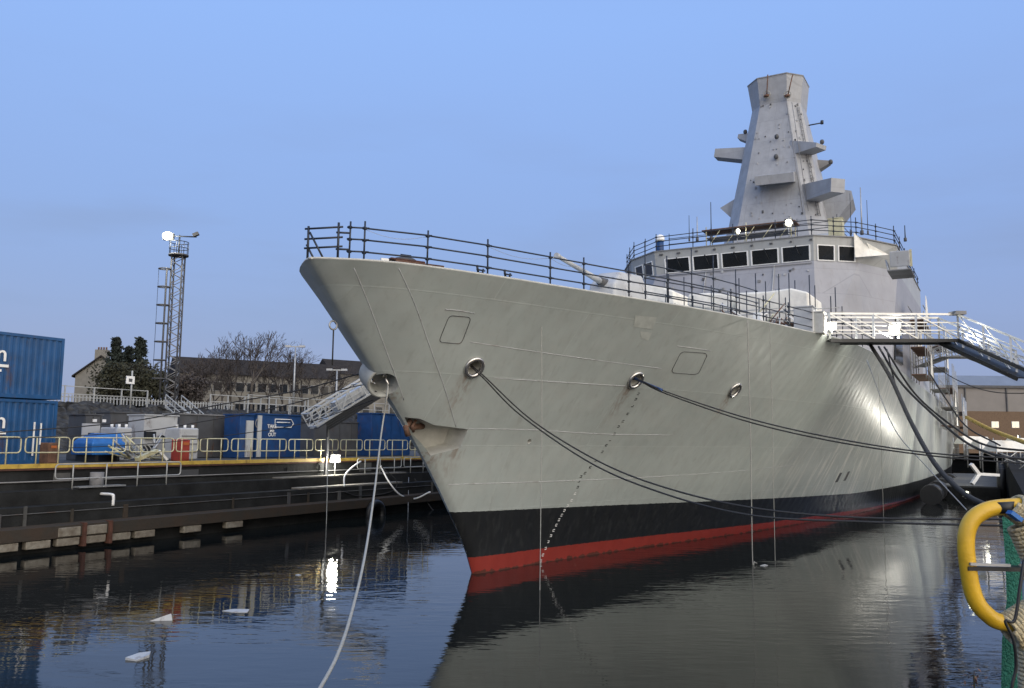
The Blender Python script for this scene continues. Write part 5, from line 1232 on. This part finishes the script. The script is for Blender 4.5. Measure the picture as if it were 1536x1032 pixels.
# long terrace with dark roof
def terrace(label, u0, u1, vr0, vr1, ve, Y0, Y1, nwin=14):
    a, c = atY(u0, vr0, Y0), atY(u1, vr1, Y1); d = unit(V(c[0] - a[0], c[1] - a[1], 0)); n = np.cross(d, Z); n = n if n[1] < 0 else -n
    lnn = np.linalg.norm(V(c[0] - a[0], c[1] - a[1], 0)); zr_ = (a[2] + c[2]) / 2; zb0 = hz - .8; ze = atY((u0 + u1) / 2, ve, (Y0 + Y1) / 2)[2]
    r = thing('terraced_house', label, 'house', V((a[0] + c[0]) / 2, (a[1] + c[1]) / 2, zb0))
    ctr = V((a[0] + c[0]) / 2, (a[1] + c[1]) / 2, 0)
    MB().box(ctr + Z * (zb0 + ze) / 2, (d, n, Z), (lnn, 7.6, ze - zb0)).build('wall', M['harldark'], r)
    q = [(-4.2, ze - .05), (4.2, ze - .05), (.1, zr_), (-.1, zr_)]
    MB().prism([ctr - d * (lnn / 2 + .3) + n * x + Z * z for x, z in q], [ctr + d * (lnn / 2 + .3) + n * x + Z * z for x, z in q]).build('roof', M['slate'], r)
    for k in range(nwin):
        for zz in (zb0 + (ze - zb0) * .32, zb0 + (ze - zb0) * .75):
            cc = ctr + d * (-lnn / 2 + lnn * (k + .5) / nwin) + n * 3.82 + Z * zz
            w = MB().box(cc, (d, n, Z), (1.35, .1, 1.4)).build('window', M['midgrey'], r); MB().box(cc + n * .06, (d, n, Z), (1.2, .03, 1.25)).build('pane', M['glass'], w)
    for k in range(int(nwin / 3)):
        cc = ctr + d * (-lnn / 2 + lnn * (k + .6) / (nwin / 3)) + Z * (zr_ + .3); 
    return r
terrace('long terrace with a dark slate roof behind bare trees', 262, 500, 537, 545, 566, 128, 140, 15)
terrace('second dark roofed terrace just left of the bow', 486, 640, 541, 546, 566, 150, 162, 8)

# ------------------------------------------------------------------ trees
def leaves(b, pts, size, rnd):
    for p in pts:
        s = size * rnd.uniform(.6, 1.4); d1 = unit(V(rnd.gauss(0, 1), rnd.gauss(0, 1), rnd.gauss(0, 1))); d2 = unit(np.cross(d1, V(rnd.gauss(0, 1), rnd.gauss(0, 1), rnd.gauss(0, 1))))
        b.add([p - d1 * s, p - d2 * s * .5, p + d1 * s, p + d2 * s * .5], [[0, 1, 2, 3]])
def conifer(label, u, v0, v1, Y, wpx, seed):
    rnd = random.Random(seed); basep = atY(u, v1, Y); topz = atY(u, v0, Y)[2]; basep = V(basep[0], basep[1], hz - .5); hgt = topz - basep[2]; w = wpx * Y / F / 2
    r = thing('conifer_tree', label, 'tree', basep, 'dark conifers by the house')
    MB().tube(basep, basep + Z * hgt * .95, .28, 8, .05).build('trunk', M['bark'], r)
    b = MB()
    for k in range(170):
        f = rnd.random() ** .9; z = hgt * (.12 + .86 * f); rad = w * (1 - f) ** 1.05 * rnd.uniform(.6, 1.45) + .2; a = rnd.random() * 6.28
        tipp = basep + V(rad * math.cos(a), rad * math.sin(a), z - rad * .28); root = basep + Z * z
        pts = []
        for j in range(26):
            g_ = rnd.random() ** .6; pts.append(root + (tipp - root) * g_ + V(rnd.gauss(0, .16), rnd.gauss(0, .16), rnd.gauss(0, .13)))
        leaves(b, pts, .22, rnd)
    b.build('crown', M['leafdark'], r)
conifer('left dark conifer with a ragged top beside the house', 170, 506, 585, 100, 52, 1)
conifer('right dark conifer, the fuller of the two tall ones', 207, 506, 585, 101, 58, 2)
conifer('small dark conifer between the two tall ones', 189, 519, 585, 103, 34, 3)
def shrub(label, u0, u1, vt, Y, seed, m='leafbush', n=2200, group=None):
    rnd = random.Random(seed); c0, c1 = atY(u0, 590, Y), atY(u1, 590, Y); zt2 = atY((u0 + u1) / 2, vt, Y)[2]; c = (c0 + c1) / 2; w = np.linalg.norm(c1 - c0) / 2; basep = V(c[0], c[1], hz - .6); h = zt2 - basep[2]
    r = thing('shrub', label, 'shrub', basep, group); 
    tb_ = MB(); 
    lobes = [(rnd.uniform(-.8, .8) * w, rnd.uniform(-1.5, 1.5), rnd.uniform(.35, .8) * h, rnd.uniform(.25, .5)) for _ in range(14)]
    for lx, ly, lz, lr in lobes: tb_.tube(basep + V(lx * .5, ly * .4, 0), basep + V(lx, ly, lz), .07, 5, .03)
    tb_.build('stems', M['bark'], r); b = MB(); pts = []
    for _ in range(n):
        lx, ly, lz, lr = rnd.choice(lobes); d = unit(V(rnd.gauss(0, 1), rnd.gauss(0, 1), rnd.gauss(0, 1))) * rnd.random() ** .4 * lr
        pts.append(basep + V(lx + d[0] * h * .75, ly + d[1] * h * .6, min(max(lz + d[2] * h * .6, .1), h * 1.05)))
    leaves(b, pts, .19, rnd); b.build('foliage', M[m], r)
shrub('broad dark olive shrub in front of the conifers', 148, 226, 540, 97, 4, n=4200)
shrub('dark brown thicket left of the light tower', 200, 246, 548, 96, 5, 'leafbush', n=3600)
shrub('brown thicket right of the light tower', 258, 300, 556, 98, 6, 'twig', n=3000)
def bare_tree(label, u, vt, Y, seed, group='bare winter trees along the bank', spread=.5, depth=6, base=None):
    rnd = random.Random(seed); p0 = atY(u, 600, Y); p0 = V(p0[0], p0[1], hz - .6); h = (atY(u, vt, Y)[2] - p0[2]) * 1.22
    r = thing('bare_tree', label, 'tree', p0, group); tb_, cb_ = MB(), MB()
    def grow(p, d, l, rad, k):
        q = p + d * l; (tb_ if k <= 1 else cb_).tube(p, q, rad, 5 if k < 3 else 3, rad * .65, cap=False)
        if k >= depth: return
        for _ in range(3 if k < 4 else 2):
            dd = unit(d + V(rnd.gauss(0, spread), rnd.gauss(0, spread), rnd.gauss(.12, spread * .5))); grow(p + d * l * rnd.uniform(.55, 1), dd, l * rnd.uniform(.6, .8), max(rad * .6, .021), k + 1)
    grow(p0, unit(V(rnd.gauss(0, .04), 0, 1)), h * .34, h * .014, 0)
    tb_.build('trunk', M['bark'], r); cb_.build('crown', M['twig'], r)
for i, (u, vt, Y, lab_) in enumerate(((378, 492, 104, 'tallest bare tree rising above the terrace roof'), (345, 510, 106, 'bare tree just left of the tallest bare tree'), (300, 540, 104, 'small bare tree in front of the terrace, right of the tower'), (322, 545, 108, 'thin bare tree between the tower and the tall tree'), (425, 520, 112, 'bare tree beside the lamp post'), (455, 530, 112, 'low bare tree right of the lamp post'), (275, 540, 100, 'bare tree close to the right side of the light tower'), (402, 545, 108, 'low bare tree right of the tallest bare tree'), (222, 548, 99, 'bare tree between the conifers and the tower'), (290, 552, 105, 'low bare tree left of the thin tree'), (335, 556, 103, 'low bush-like bare tree under the tall ones'), (360, 548, 109, 'slim bare tree just behind the tallest one'), (440, 560, 106, 'low bare tree at the foot of the lamp post'), (475, 552, 110, 'bare tree between the lamp post and the brow'), (505, 556, 111, 'bare tree behind the low end of the brow'))):
    bare_tree(lab_, u, vt, Y, 30 + i, depth=7 if i < 2 else 6, spread=.36 if i < 2 else .46)
for i, (u, vt, Y, w) in enumerate(((320, 532, 170, 60), (440, 528, 175, 70), (280, 530, 172, 40), (510, 538, 180, 60))):
    bare_tree(['faint bare tree far behind the terrace, near the tall tree', 'faint broad bare tree far behind the lamp post', 'faint bare tree far behind the tower', 'faint bare tree far behind the second terrace'][i], u, vt, Y, 60 + i, spread=.75, depth=6, group='far bare trees behind the roofs')
# lamp posts
for u, vt, Y, lab_ in ((440, 520, 96, 'lamp post with twin heads left of the hanging line'), (504, 555, 92, 'shorter lamp post with a cross arm by the brow')):
    p = atY(u, 605, Y); p = V(p[0], p[1], hz - .6); t_ = atY(u, vt, Y)[2]
    r = thing('lamp_post', lab_, 'lamp post', p); MB().tube(p, V(p[0], p[1], t_), .13, 8, .08).build('pole', M['galv'], r)
    MB().beam(V(p[0] - .8, p[1], t_), V(p[0] + .8, p[1], t_), .12, .12).build('arm', M['galv'], r)
    for s in (-1, 1): MB().box(V(p[0] + s * .8, p[1] - .1, t_ + .02), (V(1, 0, 0), V(0, 1, 0), Z), (.6, .35, .22)).build('lamp_head', M['palegrey'], r)
p = atY(171, 0, 1)  # (unused guard)

# ------------------------------------------------------------------ foreground hoop, wraps and netting
YF = 2.6
def fp(u, v, Y=YF): return atY(u, v, Y)
hoop_px = [(1545, 758), (1500, 761), (1478, 766), (1460, 778), (1451, 796), (1449, 820), (1452, 850), (1457, 880), (1465, 903), (1480, 921), (1500, 933), (1545, 938)]
b = MB(); b.path(spline([fp(*q) for q in hoop_px], 8), .0240, 16)
hp_ = thing('handrail_hoop', 'bright yellow tubular handrail hoop at the right foreground', 'handrail', fp(1500, 935))
b.build('hoop_tube', M['hoop'], hp_)
MB().beam(fp(1446, 851), fp(1540, 853), .05, .012).build('bracket', M['black'], hp_)
MB().beam(fp(1455, 846, YF - .03), fp(1515, 848, YF - .03), .008, .008).build('bracket_edge', M['galv'], hp_)
MB().tube(fp(1504, 752), fp(1506, 769), .031, 14).build('collar', M['black'], hp_)
post_p = fp(1560, 900)
pt_ = thing('wrapped_post', 'post wrapped in straw coloured rope with green netting at right edge', 'wrapped post', V(post_p[0], post_p[1], 3.0))
MB().tube(V(post_p[0], post_p[1], 3.0), V(post_p[0], post_p[1], 4.27), .045, 12).build('post', M['galv'], pt_)
def coil(c, n, R, r, turns, step):
    b = MB(); x = unit(np.cross(n, V(.3, .2, 1))); y = np.cross(n, x)
    b.path([c + n * (step * k / 20) + R * (math.cos(k * 2 * math.pi / 20) * x + math.sin(k * 2 * math.pi / 20) * y) for k in range(int(turns * 20))], r, 7); return b
coil(fp(1518, 757), unit(fp(1556, 785) - fp(1518, 757)), .036, .0065, 10, .011).build('rope_wrap', M['strap'], pt_)
coil(fp(1532, 788), unit(fp(1558, 845) - fp(1532, 788)), .036, .0065, 12, .012).build('rope_wrap', M['strap'], pt_)
coil(fp(1512, 948), unit(fp(1556, 921) - fp(1512, 948)), .046, .007, 12, .012).build('rope_wrap', M['strap'], pt_)
coil(fp(1552, 965), unit(fp(1556, 1065) - fp(1552, 965)), .042, .007, 24, .012).build('rope_wrap', M['strap'], pt_)
coil(fp(1550, 845), unit(fp(1558, 880) - fp(1550, 845)), .034, .0065, 9, .012).build('rope_wrap', M['strap'], pt_)
MB().beam(fp(1514, 768, YF - .05), fp(1530, 780, YF - .05), .028, .012).build('blue_tape', M['bluetarp'], pt_)
rb = MB(); rb.path(spline([fp(1536, 840, YF - .06), fp(1530, 880, YF - .07), fp(1522, 930, YF - .075), fp(1508, 932, YF - .07), fp(1520, 960, YF - .07), fp(1524, 1000, YF - .06), fp(1518, 1030, YF - .06), fp(1520, 1060, YF - .06)], 8), .0045, 6); rb.build('lashing_cord', M['black'], pt_)
nb_ = MB(); k0 = [(1509, 800), (1520, 870), (1512, 940), (1506, 1050)]
for s in range(2):
    off = .006 * s
    lp = [fp(u, v, YF + .10 + off) for u, v in ((1503, 775), (1508, 840), (1510, 900), (1503, 960), (1501, 1060))]; rp_ = [fp(u, v, YF + .13 + off) for u, v in ((1560, 775), (1560, 840), (1560, 900), (1560, 960), (1560, 1060))]
    nb_.add(lp + rp_, [[i, i + 1, 5 + i + 1, 5 + i] for i in range(4)])
nb_.build('netting', M['netting'], pt_)
# small weed top at the bottom
p = fp(1462, 1040, 3.0)
r = thing('weed', 'small brown seed head weed at the bottom right', 'plant', p - Z * .1)
MB().tube(p - Z * .1, p + Z * .06, .003, 5).build('stem', M['leafbush'], r)
b = MB(); rnd = random.Random(9); leaves(b, [p + Z * .05 + V(rnd.gauss(0, .014), rnd.gauss(0, .014), rnd.gauss(0, .012)) for _ in range(30)], .007, rnd); b.build('seed_head', M['brown'], r)

# ------------------------------------------------------------------ floating litter
def litter(q, label, lift=.008):
    pts_ = [atz(u, v, .0) for u, v in q]; c = sum(pts_) / len(pts_)
    rnd = random.Random(q[0][0]); b = MB(); up = [p + Z * (lift + rnd.random() * lift * 2) for p in pts_]; b.prism([p - Z * .02 for p in pts_], up); b.build('floating_litter', M['palegrey'], label=label, cat='litter')
litter([(333, 917), (350, 914), (374, 915), (371, 919), (350, 919)], 'flat white board floating in the dock water')
litter([(188, 990), (208, 983), (226, 979), (224, 986), (206, 992)], 'crumpled white sheet floating nearest the viewer on the left', .02)
litter([(443, 863), (448, 861.5), (452, 863), (448, 864.5)], 'tiny white scrap floating below the quay', .008)
litter([(1140, 849), (1147, 847), (1152, 848.5), (1146, 850)], 'small white scrap floating beside the curled rope end', .008)
p = atz(238, 932, 0); b = MB(); b.prism([p + V(-.28, 0, -.02), p + V(.3, .1, -.02), p + V(.2, .35, -.02)], [p + V(-.1, .05, .05), p + V(.24, .15, .16), p + V(.18, .25, .12)]); b.build('floating_litter', M['palegrey'], label='grey torn plastic piece floating left of the white board', cat='litter')

# ------------------------------------------------------------------ floodlights
c = onT(503, 688, -18.0)
floodlight('lit floodlight on the far quay by the bow', c, P * .62 - A * .5 - Z * .4, .5, 420, post=c[2] - 2.3, spot=False, rad=.25)
c = onT(1183, 334, 5.0); c = onL(1183, 334, 32.4)
floodlight('bright floodlight on the bridge roof in front of the mast', c, V(-.3, -1, -.15), .5, 250, post=c[2] - zr - .07)
c = onL(1107, 347, 33.2)
floodlight('dimmer floodlight on the left of the planked platform', c, V(.5, -.8, -.1), .4, 60, post=c[2] - zr - .07, m='lampg')
c = ga + (gb - ga) * .63 + Z * .55 + unit(V(-.25, .97, 0)) * 1.1
floodlight('lit floodlight mounted inside the gangway rails', c, V(.05, -1, -.25), .55, 160, spot=False, m='lampg')
for u, v, lb in ((1232, 492, 'left of two deck lights at the gangway end'), (1248, 489, 'right of two deck lights at the gangway end')):
    c = onL(u, v, 14.0); floodlight('lit floodlight, ' + lb, c, V(-.1, -1, -.2), .36, 130, spot=False, m='lampg', post=max(.3, c[2] - ZD))
for u, v, Y, e, lb in ((1476, 676, 66, 900, 'upper lit floodlight on the far pontoon'), (1449, 741, 38, 500, 'low lit floodlight near the water by the thick cable')):
    c = atY(u, v, Y); floodlight(lb, c, V(-.95, -.15, .1) if Y > 40 else V(-.75, -.1, .5), .3, e, m='lampg', rad=.25)
# working lamps along the near quay that light the hull side
for k, (L_, lb) in enumerate(((58, 'nearer quay lamp post at the right picture edge'), (74, 'farther quay lamp post at the right'))):
    p = W(L_, 17.2, 3.0)
    c = p + Z * 2.2; floodlight(lb, c, -P * .95 - Z * .15 + A * .1,  .35, 1000, post=2.2, m='lampg')

# ------------------------------------------------------------------ sky, sun, camera
w = bpy.data.worlds.new('World'); sc.world = w; w.use_nodes = True; nt = w.node_tree
bg = nt.nodes['Background']; out = nt.nodes['World Output']
sky = nd(nt, 'ShaderNodeTexSky', sky_type='NISHITA'); sky.sun_disc = False; sky.sun_elevation = math.radians(3); sky.sun_rotation = math.radians(150); sky.air_density = 1.2; sky.ozone_density = 3
nt.links.new(sky.outputs[0], bg.inputs[0]); bg.inputs[1].default_value = .05
tc = nd(nt, 'ShaderNodeTexCoord'); nrm_ = nd(nt, 'ShaderNodeVectorMath', operation='NORMALIZE'); nt.links.new(tc.outputs['Generated'], nrm_.inputs[0])
sx = nd(nt, 'ShaderNodeSeparateXYZ'); nt.links.new(nrm_.outputs[0], sx.inputs[0])
rp = nd(nt, 'ShaderNodeValToRGB'); e = rp.color_ramp.elements
e[0].position = .0; e[0].color = (.27, .345, .54, 1); e[1].position = 1.0; e[1].color = (.27, .45, .88, 1)
k = e.new(.10); k.color = (.27, .345, .595, 1)
k = e.new(.24); k.color = (.265, .385, .71, 1)
k = e.new(.45); k.color = (.285, .455, .87, 1)
nt.links.new(sx.outputs[2], rp.inputs['Fac'])
# thin mauve cloud wisps low in the sky
mp = nd(nt, 'ShaderNodeMapping'); mp.inputs['Scale'].default_value = (2.2, 2.2, 11); nt.links.new(nrm_.outputs[0], mp.inputs['Vector'])
ns = nd(nt, 'ShaderNodeTexNoise'); ns.inputs['Scale'].default_value = 1.5; ns.inputs['Detail'].default_value = 5; nt.links.new(mp.outputs[0], ns.inputs['Vector'])
cm = nd(nt, 'ShaderNodeMapRange'); cm.inputs[1].default_value = .5; cm.inputs[2].default_value = .72; cm.inputs[4].default_value = .6; nt.links.new(ns.outputs['Fac'], cm.inputs[0])
lowb_ = nd(nt, 'ShaderNodeMapRange'); lowb_.inputs[1].default_value = .40; lowb_.inputs[2].default_value = .2; nt.links.new(sx.outputs[2], lowb_.inputs[0])
cf = math_node(nt, 'MULTIPLY', cm.outputs[0], lowb_.outputs[0])
colr = mixc(nt, cf, rp.outputs['Color'], (.245, .325, .56))
# afterglow on the horizon behind the camera, right
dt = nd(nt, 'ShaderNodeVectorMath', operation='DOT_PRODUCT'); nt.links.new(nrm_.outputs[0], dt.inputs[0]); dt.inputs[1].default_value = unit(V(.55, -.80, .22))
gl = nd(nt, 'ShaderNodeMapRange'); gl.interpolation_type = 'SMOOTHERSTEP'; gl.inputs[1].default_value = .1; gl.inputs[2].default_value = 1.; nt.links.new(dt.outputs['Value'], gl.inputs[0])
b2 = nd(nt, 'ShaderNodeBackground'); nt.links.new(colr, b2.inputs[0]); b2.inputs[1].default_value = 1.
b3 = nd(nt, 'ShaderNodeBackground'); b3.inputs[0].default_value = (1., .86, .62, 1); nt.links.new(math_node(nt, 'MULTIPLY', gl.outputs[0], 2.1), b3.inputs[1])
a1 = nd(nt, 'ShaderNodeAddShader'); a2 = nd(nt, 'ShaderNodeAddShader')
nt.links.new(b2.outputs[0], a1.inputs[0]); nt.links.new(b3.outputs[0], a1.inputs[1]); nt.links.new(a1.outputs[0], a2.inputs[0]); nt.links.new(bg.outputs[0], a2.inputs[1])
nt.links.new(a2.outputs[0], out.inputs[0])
sl = bpy.data.lights.new('sun', 'SUN'); sl.energy = .35; sl.angle = math.radians(40); sl.color = (1, .88, .74)
so = bpy.data.objects.new('sun', sl); COL.objects.link(so); so.rotation_euler = Vector((-.55, .80, -.25)).to_track_quat('-Z', 'Y').to_euler()

cd = bpy.data.cameras.new('camera'); co_ = bpy.data.objects.new('camera', cd); COL.objects.link(co_)
cd.sensor_width = 36; cd.lens = 36 * F / 1536; cd.clip_start = .05; cd.clip_end = 4000
R3 = Matrix((tuple(RT), tuple(UP), tuple(-FW))).transposed()
co_.matrix_world = Matrix.Translation(Vector(CAM)) @ R3.to_4x4()
sc.camera = co_
sc.view_settings.view_transform = 'Standard'; sc.view_settings.look = 'None'; sc.view_settings.exposure = 0.; sc.view_settings.gamma = 1.
sc.cycles.max_bounces = 6; sc.cycles.use_denoising = True; sc.cycles.sample_clamp_indirect = 6
